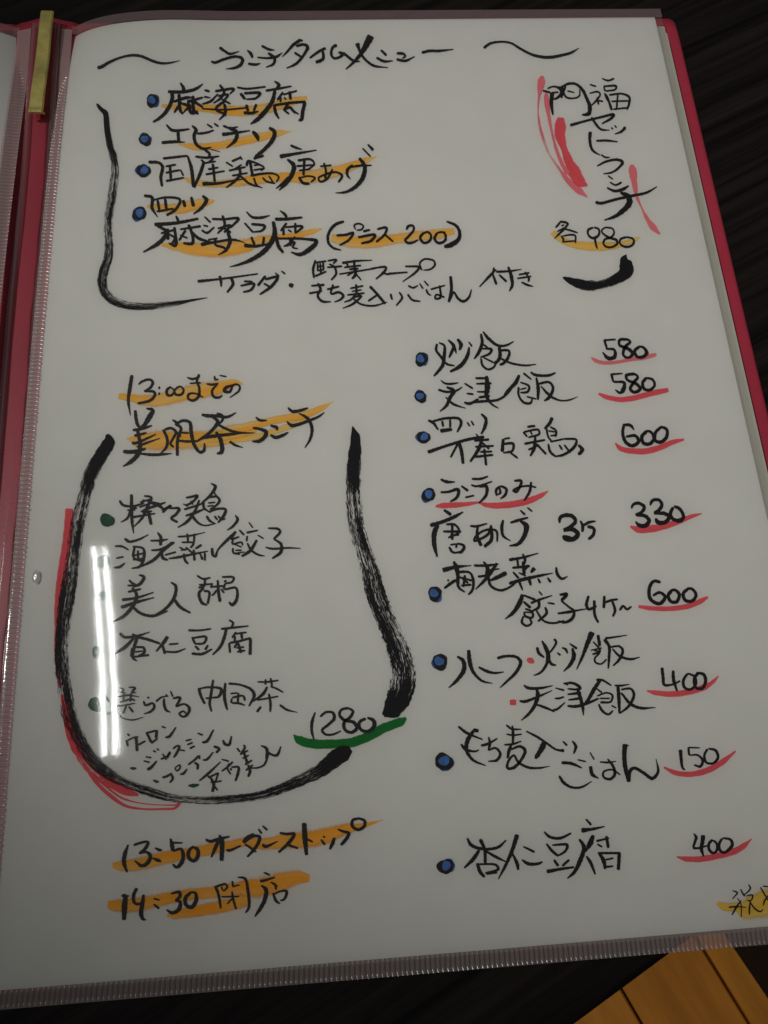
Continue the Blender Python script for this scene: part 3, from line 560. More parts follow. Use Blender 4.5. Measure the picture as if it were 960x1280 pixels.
dish_name|k|120|600|5|12|180,365,12 200,385,13 260,375,11 328,342,5/190,370,12 215,390,8/118,415,9 160,415,12 205,438,8/125,490,8 172,480,10/112,548,9 145,545,14 182,518,6/230,415,9 295,430,12 300,480,14 275,540,13 222,553,7/240,420,12 235,485,11 290,510,12/225,475,8 310,455,9/262,440,10 262,500,10/230,500,8 300,490,9/385,328,9 405,360,15 402,410,14/340,380,9 410,378,12 450,370,6/345,440,9 400,435,12 490,390,12/480,390,16 420,440,16 360,500,15 260,550,8/405,435,10 420,490,16 450,500,11/430,470,9 500,450,9
+dish_name|k|120|600|5|11|510,355,9 580,350,10 682,328,4/570,335,9 575,390,10/615,335,9 612,390,10/535,390,9 610,395,10 590,425,10/520,420,8 560,440,9/455,492,8 520,482,13 600,465,11 700,445,6/550,460,10 555,500,12 575,525,12/530,440,8 580,430,8/660,405,12 620,430,10/610,435,11 615,505,12/640,450,8 655,470,10/655,470,10 665,500,11/680,455,10 680,505,10/560,420,9 605,460,10/725,425,12 730,470,14 745,478,14 760,440,8 820,375,14 875,322,11
+dish_name|k|220|600|5|11|370,330,9 345,370,11 395,355,8/355,375,10 352,400,9 410,390,9 415,410,8/355,425,9 358,455,10 400,465,9/360,400,8 410,420,8/355,460,8 430,450,5/410,440,9 370,440,8/455,265,7 480,300,8/395,312,9 425,345,11/440,330,11 512,315,8/445,350,9 440,385,8/510,345,8 548,368,8/445,395,9 470,440,12 520,470,11 555,475,5/505,375,12 465,440,15 410,478,12/575,302,9 640,308,13 650,325,12 610,370,11/610,370,9 655,400,14 655,450,16 600,492,9/560,422,9 600,430,11 700,425,9 778,428,5
bullet_dot|g|120|600|5|92|70,252
bullet_dot|g|120|600|5|96|42,512
bullet_dot|u|170|90|4|68|82,145
bullet_dot|u|170|90|4|66|45,340
bullet_dot|u|160|170|5|90|97,220
bullet_dot|u|160|170|5|92|72,487
brush_accent|p|660|90|5|30|88,25,50 80,80,46 68,160,16 62,240,8 70,320,16 95,420,22 130,510,16 190,600,16 250,680,34 310,735,44 370,782,12/112,130,28 118,200,34 130,280,22 150,380,16 175,480,20 210,570,24 250,640,30
brush_accent|r|660|90|5|60|205,285,50 200,340,80 200,400,70 225,480,44 255,560,60 290,630,90 330,690,70 370,710,20
brush_accent|p|660|90|5|30|647,580,60 655,630,50 665,700,36 680,780,20 710,850,12 745,920,26 780,970,40 825,1015,14
dish_name|k|105|710|4|10|225,60,8 240,75,10 265,88,9/275,35,8 300,45,12 280,80,12 245,95,8/218,88,8 270,88,9/220,120,9 285,105,8/190,160,12 260,150,10 348,122,5/240,100,11 262,130,12 250,180,14 200,240,13 138,272,8/185,198,14 260,172,12 350,148,5/240,190,11 280,225,12 340,240,12 420,215,5/435,72,8 458,90,12 450,150,13 400,210,11 335,245,6/450,155,11 480,195,13 532,225,9
+dish_name|k|105|710|4|9|565,38,8 595,55,9 632,48,7/605,55,9 600,90,9 572,100,8/575,85,8 640,80,7/600,100,8 575,125,11 590,175,12 615,185,9/598,115,9 625,120,10 618,180,9/640,75,7 635,100,7/630,95,8 700,90,8/668,60,8 672,120,11 680,170,12/665,110,8 640,140,7/685,105,8 700,125,8/700,70,8 712,62,7/690,45,8 748,48,9 740,70,8 705,78,7/705,78,8 700,105,8 760,100,9 762,160,12 740,185,13 725,170,8
dish_name|k|105|710|4|10|180,325,12 200,345,12 265,340,10 328,320,4/240,330,8 262,345,12 250,400,12 245,450,11 265,465,6/250,350,10 200,400,14 138,438,6/262,345,10 310,355,12 380,378,10/240,400,8 235,445,8/255,395,8 300,400,10 300,425,10 270,440,7/255,420,7 295,415,6/245,445,8 325,435,9/418,342,14 400,370,13 360,418,6/392,385,9 405,430,12/425,382,8 472,378,7/405,418,8 460,420,9 508,403,5
+dish_name|k|105|710|4|10|522,312,10 580,312,8 635,304,7/540,345,8 555,380,10/545,350,8 610,345,10 600,375,9 555,380,8/555,390,8 575,410,11/620,385,8 605,410,9/538,428,11 590,430,11 640,405,7/725,260,8 745,275,9 735,300,7/685,305,9 750,298,9 823,290,6/712,300,10 700,350,12 680,395,11 642,435,6/760,320,8 740,350,8/755,340,8 752,370,8/750,330,7 812,322,8/785,320,10 790,355,9/725,375,8 730,425,9/728,375,9 780,365,9 832,350,9/832,350,11 830,435,12/770,370,9 750,400,8/770,375,8 785,425,12/760,400,7 800,395,8/765,420,8 805,412,8
dish_name|k|105|840|5|11|222,100,8 250,110,9 235,130,10 260,130,7/280,95,8 320,100,11 300,125,10 325,130,7/215,155,12 270,145,10 345,155,5/250,135,9 245,190,10/295,130,9 290,185,10/225,190,9 300,170,10 320,180,9/205,215,8 270,205,9 320,195,6/265,210,10 245,260,10/280,215,11 308,252,12/205,245,4 240,285,6 300,300,8 370,283,4/140,155,12 160,190,8/140,265,9 165,255,6
+dish_name|k|105|840|5|12|398,155,8 405,165,11/372,182,9 385,208,12 430,195,11 440,215,13 420,245,12 375,262,6/450,185,10 480,160,9 520,150,5/500,165,9 500,200,13 515,240,13 542,252,5/510,140,7 525,155,9/540,118,6 555,155,9/555,165,10 600,160,14 590,190,12 575,215,8 625,200,10 658,225,14 650,260,13 620,280,12 595,262,10 620,245,9 640,262,8
+dish_name|k|230|840|5|12|92,100,14 105,150,13 130,200,12/90,105,8 160,95,11 232,108,15 220,150,13 190,165,6/135,165,10 225,155,8/182,48,10 168,140,13 160,200,12 172,248,8/258,68,11 252,150,15 260,200,14 270,238,9/278,72,12 350,80,11 420,110,14 438,145,15 405,215,8/290,135,9 335,130,8/340,130,9 335,190,10/300,160,10 370,150,10 380,180,11/300,165,8 295,190,9 340,195,12 380,208,9/510,45,9 508,80,9/458,62,8 520,62,10 590,52,8/540,38,10 550,90,9/520,92,10 495,135,15 430,185,7/540,90,10 580,105,10 620,128,8/455,175,9 520,165,9 588,152,8/530,135,10 540,200,12 538,250,9/480,215,10 455,250,13/598,205,12 640,235,12 710,253,4
tea_name|k|105|840|5|12|272,385,10 285,400,10/265,425,12 275,465,12/270,430,9 310,410,9 340,405,9/325,405,14 332,495,14/340,455,11 385,430,8/390,375,12 420,440,13/395,380,10 455,365,11/455,362,14 450,415,13/420,445,11 460,415,9/485,340,8 510,350,9/508,408,12 530,405,14 575,345,7
tea_name|k|105|840|5|11|432,492,9 450,500,9/455,478,8 470,490,7/385,530,8 420,535,10/372,555,8 410,565,10/395,610,16 415,600,15 455,555,8/480,545,10 520,525,9 538,500,12 520,540,8/490,510,8 515,550,9/555,480,9 585,460,9 595,465,12 580,505,12 560,535,9/590,485,9 632,492,8/635,430,9 672,420,8/645,455,9 680,440,8/660,478,10 692,462,9/710,382,8 742,395,11/738,440,12 765,435,14 810,360,8
tea_name|k|105|840|5|12|490,660,12 520,650,12 550,632,9/545,640,12 555,665,12 535,692,9/580,590,8 600,580,8 600,600,8 580,618,8 570,602,7 585,585,6/600,640,8 620,635,13 645,605,7/650,580,9 690,550,10 720,525,12 722,545,8/690,565,11 710,580,13 708,610,12/742,550,8 765,548,12 808,500,7/810,465,14 845,480,13 825,505,12/868,425,10 880,450,14 905,455,14 922,400,8
tea_name|k|230|840|5|11|95,680,8 150,635,13 230,560,6/145,645,8 165,665,8/150,660,9 215,630,10/215,630,9 195,690,9/165,690,8 205,680,8/160,650,9 185,700,15 178,750,14/185,690,9 235,680,8/180,700,8 210,740,9/235,545,8 280,558,11/235,620,8 275,590,10 305,560,9/285,570,10 270,600,9 292,640,8/295,595,9 340,595,12 335,640,13 320,682,10/295,615,9 290,600,8
+tea_name|k|230|840|5|10|330,475,8 350,500,10/372,455,9 380,470,11 355,510,9/350,515,10 400,490,9/365,540,9 405,520,9/370,490,10 395,570,14/380,580,10 425,550,9/385,615,9 430,580,10/400,580,12 412,620,14 400,655,12/410,600,8 460,598,9 500,580,10 530,500,10/480,460,8 515,478,15 515,545,12/510,490,10 545,515,12 580,520,14 605,465,7
price|k|350|860|5|14|220,150,8 200,210,17 198,270,15 212,325,8/250,180,12 285,152,14 330,155,16 338,190,18 300,230,16 262,265,14 285,290,14 330,290,13 380,268,8/430,125,16 385,135,14 370,165,15 400,200,18 460,215,20 480,250,20 445,278,18 405,260,18 400,215,18 440,180,17 455,145,15 425,125,12/535,190,17 495,215,18 500,255,18 545,272,20 585,245,24 585,205,22 545,185,14
underline|G|350|860|5|60|85,292,12 120,325,60 200,348,64 320,350,62 450,340,66 560,298,66 650,250,64 750,212,60 788,188,24
brush_frame|b|60|540|2.56|30|190,8,24 195,30,32 170,75,34 140,130,36 118,200,36 98,280,38 85,360,40 74,440,40 62,520,40 50,600,40 44,680,40 46,760,40 55,840,40 70,910,40 95,970,38 130,1035,36 180,1085,32 240,1120,28 320,1150,26 400,1172,22 476,1178,23 538,1178,24 609,1172,23 681,1162,23 742,1142,26 804,1116,30 868,1085,36 927,1039,43 968,1014,40
brush_frame|b|400|520|2.906|30|118,38,6 128,80,28 126,140,38 122,200,42 120,280,46 124,340,48 135,410,48 155,480,50 180,560,54 200,640,58 225,710,60 255,780,66 285,850,72 300,910,76 300,960,78 290,1010,74 265,1060,60 230,1088,30
brush_accent|r|60|540|2.56|30|68,245,28 66,300,32 58,370,32 48,430,32 38,500,30 32,570,26 30,640,20 27,700,16 31,760,13 38,820,8
brush_accent|R|40|900|4|50|150,-130,12 158,-90,22 170,-50,34 182,0,50 200,60,64 230,140,66 280,220,66 340,280,56 420,330,44 530,375,18
brush_accent|r|40|900|4|20|255,215,14 320,310,20 400,385,22 470,430,16 560,445,11 650,445,12 715,440,14 740,412,20/300,270,9 380,340,12 450,390,12 540,415,7 640,425,6 735,425,9/330,262,8 400,330,26 470,365,28 532,375,16
timing_note|k|130|1010|5|13|152,228,8 130,290,20 125,340,20 145,402,10/185,232,12 225,218,13 275,212,13 260,250,16 220,285,13/220,285,9 265,275,14 290,300,18 265,350,20 235,360,18 192,328,8/318,248,8 345,262,16 362,265,9/302,312,8 335,325,18 358,335,10/415,190,10 425,230,20 430,268,18/420,215,12 490,218,9/430,270,10 480,255,14 495,290,18 485,340,20 455,370,16 428,350,9/555,240,12 530,270,18 530,310,18 560,330,18 585,305,20 585,260,18 550,240,12
+timing_note|k|130|1010|5|13|635,195,12 660,208,16 720,192,16 785,178,10/720,168,10 735,200,24 735,330,20/715,205,18 695,250,18 670,308,10/765,260,12 780,265,15 855,235,10/940,165,24 890,195,20 870,215,16/875,220,9 920,180,10
+timing_note|k|290|1010|5|13|130,170,22 90,190,20 68,215,14/130,172,16 172,180,16 165,215,17 140,255,16 95,305,10/80,225,10 110,245,12 150,275,10/165,130,8 185,160,11/190,110,8 220,138,12/190,225,14 205,240,18 285,208,6/298,155,12 340,162,14 388,162,16 360,210,18 290,278,12/350,230,14 412,252,11/450,92,22 455,180,26 465,295,16/460,190,12 505,212,9/555,195,8 580,230,13/568,175,8 582,185,9/640,185,14 628,220,18 610,258,12/660,132,9 700,148,14 730,155,14 715,190,18 680,232,14/790,65,14 755,75,14 750,110,16 785,135,16 825,115,16 828,80,14 785,62,12
timing_note|k|130|1010|5|15|110,550,12 130,548,20 128,620,28 125,700,18/130,552,14 158,548,6/205,500,16 185,545,16 190,590,15 215,600,14 255,575,9/248,540,12 240,600,20 232,660,22 245,695,14 262,697,7/310,565,9 348,575,10/310,600,9 345,628,15/418,535,10 470,525,16 475,550,16 445,580,12/445,580,9 475,585,16 470,630,20 430,655,18 390,635,9/545,525,14 510,560,18 512,605,18 545,620,20 575,580,20 570,530,14 540,525,10
+timing_note|k|130|1010|5|11|695,485,14 715,540,13 730,628,10/700,490,12 760,475,10 770,495,10 745,520,8/735,490,7 740,515,8/800,455,8 808,495,11/805,490,8 848,480,8/835,432,8 880,440,13 900,520,15 905,620,13 885,655,8/735,555,9 845,552,8/800,520,8 805,560,11 825,632,10/800,565,9 770,600,7
+timing_note|k|290|1010|5|12|198,402,9 235,418,12/175,458,16 210,450,13 268,432,9/182,482,9 212,510,20 205,570,20 175,630,18 142,678,8/240,462,8 270,480,12 275,510,11/268,490,8 285,485,8/255,530,9 275,580,14 298,598,9/260,540,9 300,520,9 340,520,14 325,570,12 300,578,8
highlight|O|130|1010|5|80|52,358,44 120,360,84 220,350,100 350,318,100 500,290,88 650,260,90 800,230,70 900,205,70
+highlight|O|290|1010|5|80|100,215,70 200,225,90 350,205,120 480,195,130 600,170,120 700,135,90 820,110,40 945,74,6
highlight|O|130|1010|5|80|22,605,64 80,610,94 200,605,112 350,575,96 500,545,90 650,530,90 800,510,100 900,490,110
+highlight|O|130|1010|5|60|395,670,30 450,665,70 600,640,90 760,610,100 900,570,110
+highlight|O|290|1010|5|60|50,500,120 150,500,150 300,465,150 400,435,110 485,440,60
bullet_dot|g|105|710|4|60|85,143
bullet_dot|g|105|710|4|66|70,420
bullet_dot|g|105|840|5|96|72,205
tea_tick|g|105|840|5|20|195,465,12 215,490,22 222,498,8/288,600,10 310,603,20 328,600,6/432,675,10 455,685,20 468,688,6/652,710,12 685,710,26 718,703,12
dish_name|k|510|415|5|13|180,75,12 175,115,13 200,150,13 240,200,12 290,212,8/192,68,8 225,85,12 225,150,17 215,210,17 185,250,14 160,278,8/250,50,10 285,90,18 270,130,14 255,162,10/290,90,12 300,135,8/308,45,14 330,80,20 320,115,12/378,62,8 400,92,10/382,95,10 370,150,18 330,210,20 262,250,12
+dish_name|k|510|415|5|12|455,12,12 462,70,16 440,130,16 412,170,8/468,0,10 500,40,16 560,85,14 610,85,11 660,60,6/455,105,8 520,110,14 510,135,12 450,160,8/470,80,10 500,100,8/455,165,10 465,210,12 500,235,11 540,215,10 545,180,8/470,160,8 540,195,9/570,95,16 572,160,18 540,205,12/572,115,11 630,120,12 625,160,14 590,200,14 570,205,10/575,165,10 640,195,11 730,210,10 800,203,5
dish_name|k|510|415|5|12|203,302,6 230,322,10 270,325,11 315,318,6/188,362,12 240,375,12 300,368,10 338,345,6/240,345,12 285,370,20 262,410,18 240,460,15 198,498,6/235,408,8 280,450,13 360,478,5/352,322,9 405,355,12/365,385,8 408,390,12/350,440,12 380,450,14 440,420,12/420,290,11 500,290,12/425,325,9 520,322,12/490,275,16 495,340,28 490,400,20 520,450,11 565,478,6/430,375,8 510,375,10/440,410,12 510,400,12/370,445,8 460,435,13 560,425,12 610,395,11 650,350,9
+dish_name|k|510|415|5|12|695,270,14 670,320,20 630,360,14 600,395,10/720,258,12 770,298,8/700,315,8 755,340,12 745,375,12 700,380,8/690,345,11 690,395,11 720,440,13 765,445,12 775,415,8/700,360,7 740,350,7/740,405,8 800,420,9/765,252,10 790,268,14 880,272,13 922,255,8/800,285,10 812,350,18 810,425,12/815,325,11 880,315,12 905,350,14 880,410,16 850,432,10/830,340,8 870,385,14 910,415,12 960,430,8 1010,425,8 1060,405,3
price|k|600|415|4|14|620,38,12 635,90,10/620,42,9 678,38,8/630,85,9 670,90,12 672,125,18 640,132,18 612,102,8/735,38,12 698,40,13 695,65,12 740,85,16 762,110,16 740,130,12 715,115,12 725,75,14 750,50,12 730,34,10/795,75,14 772,95,14 785,125,14 815,125,16 832,105,18 815,78,12 790,72,8
price|k|600|415|4|14|655,208,12 665,250,10/660,212,10 712,208,6/665,250,10 720,255,13 715,290,20 700,305,12 675,290,8/770,210,14 730,218,14 735,240,12 780,260,14 800,285,16 770,302,14 750,285,14 770,250,14 788,225,12 765,206,10/830,230,14 812,255,14 820,285,14 850,290,14 872,265,12 860,238,12 825,230,10
underline|p|600|415|4|20|555,128,10 580,145,20 630,155,18 700,148,16 760,136,20 820,128,22 882,112,18
underline|r|600|415|4|26|592,308,14 630,325,26 700,338,28 760,332,30 840,312,30 900,298,30 942,290,24
price|k|680|505|5|20|500,125,16 490,180,18 510,240,20 550,262,20 590,235,20 570,200,18 510,205,14/500,130,16 540,135,18 562,165,8/640,170,20 610,205,20 620,245,20 660,250,20 685,215,18 665,175,16 635,168,12/730,145,16 695,180,18 695,230,18 730,238,20 765,205,20 765,160,18 725,142,14
underline|r|680|505|5|40|445,245,14 480,280,34 560,295,40 640,295,42 730,270,40 800,240,36 875,222,16
dish_name|k|515|505|4|10|80,82,10 105,95,12 130,130,8/100,88,8 170,72,10 235,75,11 245,95,12 225,142,8/150,85,9 155,115,9/190,78,8 190,120,9/140,135,16 200,128,12/275,92,7 288,112,8/295,85,7 308,108,8/345,50,9 368,75,13 365,110,14 345,152,7
dish_name|k|515|505|4|10|78,242,14 170,210,11 280,178,12 360,165,12/230,185,14 245,230,14 255,300,12/230,195,9 192,268,8/318,150,6 330,165,8/310,185,8 385,178,10/315,215,9 408,210,8/350,165,10 335,220,14 290,290,9/345,190,8 385,225,10/340,240,8 400,238,8/315,265,10 405,255,9/360,225,10 370,308,10/455,175,12 450,240,14/455,200,9 505,200,11 500,235,9 455,245,7/460,175,8 490,170,7/480,235,8 528,272,9
+dish_name|k|515|505|4|10|575,115,9 615,110,10/555,140,10 575,165,8/560,140,8 630,130,9 635,150,9 580,168,7/590,135,7 600,155,7/560,200,10 665,180,8/615,160,9 610,220,14 590,262,8/580,230,8 635,205,7/620,200,9 670,252,10/700,68,14 685,100,13 660,125,8/670,115,8 680,165,8 700,190,7/690,115,8 720,135,8 715,165,9/680,135,6 715,140,7/690,160,6 725,155,7/690,190,7 760,175,7/760,175,8 820,180,9 810,215,12 755,255,10 720,262,8/680,200,8 690,240,11 720,265,9/735,205,9 750,230,8/760,205,9 790,245,8/830,205,10 850,230,16 830,255,12
dish_name|k|520|590|4|11|122,38,10 155,50,13 195,50,5/122,102,9 160,100,10 210,88,13 205,125,12 170,150,7/225,70,8 260,95,12/245,128,8 290,118,7/278,35,9 320,35,10 360,22,7/275,65,8 300,72,9 380,48,6/315,75,9 350,72,14 350,115,12 312,158,7/420,72,10 400,90,11 402,120,8/415,75,8 420,105,10 405,115,6/420,70,9 450,85,11 445,115,11 420,135,6/490,45,9 525,45,11 500,100,11 485,95,9 505,80,8 560,70,8 600,78,7/575,50,9 568,95,11 540,145,8
underline|r|520|590|4|24|97,172,14 140,168,32 200,165,30 260,160,22 310,152,14
+underline|r|520|590|4|24|310,150,10 350,165,26 400,168,34 480,162,36 560,145,36 620,120,28 660,96,8
dish_name|k|520|590|4|13|138,190,10 175,215,16/70,268,16 130,250,14 190,225,14 235,200,6/110,265,14 92,300,20 90,360,18 105,425,8/150,262,9 195,265,10 215,300,9 160,330,8/135,298,9 225,298,11/170,318,9 215,315,7/180,255,10 180,340,11/165,375,10 180,400,10 205,405,8/170,365,7 200,360,7/200,380,9 205,360,8 240,372,12 225,400,12 200,402,8/270,270,9 300,272,10 355,258,6/308,265,9 305,320,12 325,370,14/375,265,8 360,310,11 310,340,10 290,345,9 300,320,9 350,290,9 400,295,10 405,350,7/340,375,14 375,340,14 375,270,10/435,240,9 428,275,13 435,320,11 472,345,5/470,255,8 500,245,12 560,228,8/520,245,10 550,270,22 540,320,18 510,360,14 465,370,6/520,192,7 545,215,10/555,178,7 580,198,9
dish_name|k|690|610|5|22|45,220,10 50,185,18 90,170,20 130,180,20 145,210,18 110,245,18 70,262,14/70,268,14 130,260,22 160,290,24 130,320,24 90,315,32 65,300,18/175,205,10 190,235,16 188,275,14/190,238,12 230,215,14 272,208,8/220,240,16 260,255,16 255,295,16 225,322,14
price|k|690|610|5|24|495,130,10 505,105,16 540,95,18 575,120,20 560,150,18 520,170,18/525,172,14 580,175,22 605,205,22 585,235,26 545,235,24 520,210,10/612,110,12 625,80,18 665,75,18 685,105,20 665,140,20 635,155,14/635,160,14 700,160,22 730,180,22 705,215,24 660,215,26 645,190,16/755,120,18 738,165,20 755,195,20 800,205,24 820,180,20 795,130,20 760,115,16
underline|r|690|610|5|40|488,240,18 540,260,46 620,255,50 700,240,44 800,205,40 870,178,28 935,160,10
dish_name|k|525|690|5|14|140,115,24 220,95,18 320,85,5/210,58,12 225,95,24 235,150,18 240,220,14 280,252,9/170,175,10 180,180,12/150,228,12 200,190,16 240,170,12/230,125,14 310,130,12 332,180,14 325,240,13 300,268,10/235,155,10 325,180,12/280,145,12 270,220,12/255,210,10 320,205,12/262,165,10 300,195,12/335,85,12 420,85,14 490,75,8/395,60,10 420,100,20 415,150,18/360,155,12 440,145,12/480,70,14 440,130,18 400,180,16 345,235,6/540,130,22 480,160,20 435,180,10/425,150,12 440,210,14 500,240,13 560,220,11 600,190,8/430,115,9 495,105,7
+dish_name|k|525|690|5|13|555,50,16 640,35,12 738,8,6/605,40,10 612,90,12/640,12,10 655,50,14 640,90,12/575,100,12 685,88,14/675,85,14 640,120,16/640,60,10 650,140,18/580,125,10 615,165,14/615,130,8 660,150,10/715,100,24 690,130,10/555,198,16 650,170,18 740,150,14 830,132,5/620,190,14 640,240,8/680,165,16 690,210,12/735,165,8 750,195,14/795,160,8 815,190,16/850,95,10 855,135,16 885,168,14 922,152,5
+dish_name|k|525|690|5|14|640,265,18 620,320,24 580,380,18 530,420,6/645,270,10 720,300,14/645,310,12 690,350,16/655,355,10 700,375,12 700,410,12 655,400,12 650,375,10/645,400,9 635,440,13 665,462,12 695,445,11 680,410,9/650,375,7 700,380,8/740,245,7 762,270,10/690,320,12 740,300,12 825,272,6/740,300,14 740,345,14 700,370,10/795,318,8 840,325,11/725,365,10 770,430,11 830,445,11 900,430,9/780,345,12 790,380,14 735,435,10/870,268,12 915,265,18 880,305,16/880,305,10 930,345,11 960,370,14 950,415,16 905,440,14 860,432,8/858,385,10 930,375,14 1000,362,8 1050,355,4
+dish_name|k|630|690|3.556|10|375,195,9 365,235,11 375,255,10 410,240,9/400,215,10 402,280,10 418,315,8/445,195,9 442,250,10/445,225,8 475,215,9 505,210,7/480,220,9 492,260,10 482,288,7/512,260,8 528,240,9 545,255,9 566,242,6
price|k|630|690|3.556|16|695,135,12 665,130,13 645,160,14 650,210,15 690,230,15 715,200,14 690,180,12 660,195,10/745,170,14 728,195,14 740,220,14 765,222,14 778,190,14 760,170,12 740,170,10/815,165,14 795,185,14 805,215,14 835,218,14 852,190,13 835,165,12 810,163,10
underline|r|630|690|3.556|26|597,242,16 650,250,22 740,252,24 820,240,26 870,220,26 906,200,14
bullet_dot|u|510|415|5|88|82,172
bullet_dot|u|510|415|5|80|77,406
bullet_dot|u|515|505|4|68|57,168
bullet_dot|u|515|505|4|72|82,455
bullet_dot|u|525|690|5|96|92,262
dish_name|k|530|780|4|11|165,162,10 195,185,16 198,230,18 165,280,14 122,320,5/222,130,14 228,190,17 245,240,13 290,285,10 342,297,4/272,215,9 310,235,13 350,245,10 398,240,5/365,172,12 400,162,11 460,165,12 482,190,14 460,240,13 410,290,9 378,320,4
choice_dot|r|530|780|4|32|515,175,22 532,183,34 550,192,18/428,392,30 460,392,34
dish_name|k|640|780|5|13|155,145,14 165,180,16 200,210,10/185,105,10 210,150,20 225,200,22 210,260,14 175,305,11 133,322,6/260,95,14 275,110,12 250,160,10 225,185,8/225,210,10 245,250,15 275,258,9/280,180,8 302,195,12/310,148,8 335,160,14 345,185,8/358,122,8 405,155,14/375,150,12 385,200,22 365,250,18 320,298,6/500,50,30 470,120,22 440,200,15 402,285,6
+dish_name|k|640|780|5|11|535,68,16 545,130,16 545,140,8/575,95,18 605,140,16 605,200,14 600,280,9/580,90,12 640,82,9 718,70,5/505,110,8 540,150,10 550,170,10 510,165,8/490,165,7 560,150,8/500,190,10 545,180,10 515,215,9 520,240,10 555,250,9 590,220,8/610,145,9 670,140,11 690,165,14 670,220,14 630,262,8/625,155,9 670,200,13 740,220,13 798,207,5
dish_name|k|640|780|5|13|72,383,10 100,400,16 180,400,13 255,385,5/45,480,10 75,485,16 160,455,12 250,415,5/150,405,10 160,440,22 140,510,18 100,565,14 55,603,6/140,500,10 200,520,14 265,548,10/270,400,7 325,415,12/265,465,8 290,465,11 325,455,8/255,535,9 275,535,12 330,490,7/330,370,9 380,370,14 425,400,16 410,415,10/345,405,8 400,410,12/345,440,9 430,430,16/350,475,8 420,465,14/345,512,12 400,515,16 470,495,14 540,465,10/405,400,14 425,460,18 440,520,16 445,572,5/320,370,10 350,380,10
+dish_name|k|640|780|5|12|525,350,14 560,350,12 620,385,9/550,350,16 510,410,20 470,480,16 440,515,10/530,405,8 560,430,10/530,450,8 590,430,9 625,445,11 615,485,10 550,490,12/545,465,8 610,465,8/540,500,10 560,540,14 600,565,12 630,540,9/620,510,9 650,525,8/640,385,10 680,385,11 733,377,5/660,390,16 665,450,18 670,560,12/680,410,10 740,405,12 760,440,14 730,510,14 670,560,8/680,430,11 740,500,16 800,525,15 895,522,5
price|k|760|820|5|16|335,72,18 342,130,18 350,180,16 400,178,12 450,155,10/405,90,16 408,150,20 430,220,12/495,110,15 470,150,16 475,195,17 510,210,16 545,180,16 540,130,14 495,108,12/560,105,18 535,150,16 550,200,17 590,200,18 608,150,20 595,115,18 550,105,13
underline|r|760|820|5|36|242,218,14 300,230,34 400,238,40 500,225,42 600,195,42 650,165,26 690,125,10
price|k|760|820|5|14|450,585,22 455,640,18 465,700,14 480,712,9/500,570,12 505,620,14/500,572,10 572,574,8/505,620,9 560,620,12 590,655,16 575,690,16 535,680,10/620,580,14 600,620,14 612,665,14 655,670,14 685,635,16 670,590,16 625,578,12
underline|r|760|820|5|36|348,695,16 420,730,34 520,738,38 620,715,42 710,665,40 797,594,14
dish_name|k|535|890|5|14|188,90,12 240,130,15 340,172,8/280,112,18 315,118,20/285,115,16 245,180,22 240,240,18 280,300,14 360,335,7/205,200,12 235,235,16 300,245,10 318,235,6/330,210,13 370,200,14 432,165,8/378,155,8 385,200,14 375,240,8/375,240,9 420,225,12 450,260,14 430,300,14 375,308,8
+dish_name|k|535|890|5|13|488,80,10 520,105,12 582,108,7/488,138,8 530,145,10 585,138,8/475,205,9 530,200,12 582,182,7/525,85,10 530,140,14 528,200,10/520,205,12 505,240,16 495,290,12/515,235,10 575,215,14 605,240,16 580,300,14 530,350,16 495,350,14 500,310,12 535,270,10 560,310,12 620,345,14 690,350,11 760,338,4/612,120,9 680,155,13 740,195,12 800,235,11 850,242,16/715,185,14 720,200,30 680,275,22 668,292,12/840,182,8 868,210,12/900,180,9 922,215,16 908,262,8
+dish_name|k|650|890|5|12|258,316,16 320,322,16 385,350,9/358,298,8 410,310,9/435,252,7 462,298,8/243,398,12 270,440,16 320,470,13 380,470,12 447,433,5/438,338,18 450,390,18 490,415,7/497,312,8 545,315,11 598,308,6/545,292,8 580,340,14 590,390,15 560,420,14 520,405,12 520,375,10 570,360,9 625,392,8/655,200,26 650,260,22 655,340,22 680,437,20/680,430,14 685,370,18 710,350,16 770,380,16 825,415,18 860,375,14 848,292,4/640,205,10 678,210,8
dish_name|k|540|1010|4|11|175,150,8 195,185,14 260,205,12 330,195,12 370,160,6/240,155,14 262,210,12 265,275,12/235,210,12 205,255,16 160,300,8/250,205,8 320,245,12 368,268,6/225,275,13 240,320,14 262,345,11/235,280,8 320,285,10 330,305,11 265,325,8/270,330,8 325,322,8/425,132,18 400,210,15 365,290,12 330,355,5/400,225,8 425,280,14 430,310,10/455,192,7 512,220,11/448,258,8 480,278,14 530,278,12 552,268,7
+dish_name|k|540|1010|4|11|558,118,7 590,145,12 640,150,12 695,125,8/570,178,8 600,215,12 630,240,10/600,185,8 675,185,12 665,215,10 625,240,8/608,258,9 630,290,12/685,258,10 650,290,10/572,318,16 640,305,12 710,295,9/768,55,8 795,85,10/745,112,20 800,105,12 862,92,6/735,155,10 758,195,16 740,260,18 710,320,14 675,352,6/805,135,14 790,175,22 765,220,6/820,165,10 885,150,7/870,140,12 880,200,12/825,180,8 850,195,8/770,240,8 790,270,13 815,332,8/830,220,10 855,260,16 865,305,12/835,225,10 880,225,10 942,225,10/935,225,14 930,310,13/860,260,7 905,250,8/860,295,10 905,290,8
price|k|840|1030|8|24|212,92,10 238,130,28 225,180,24 205,235,20/205,240,26 260,240,20 350,215,16/310,110,40 300,180,36 290,250,34 315,325,16/400,155,24 365,200,26 370,260,26 410,290,24 445,260,24 440,190,22 395,158,18/500,145,22 470,190,26 475,260,26 515,285,26 570,250,30 600,200,30 580,155,24 500,140,18
underline|r|840|1030|8|50|45,328,20 150,350,60 300,348,66 450,320,68 600,280,74 700,230,66 795,148,14
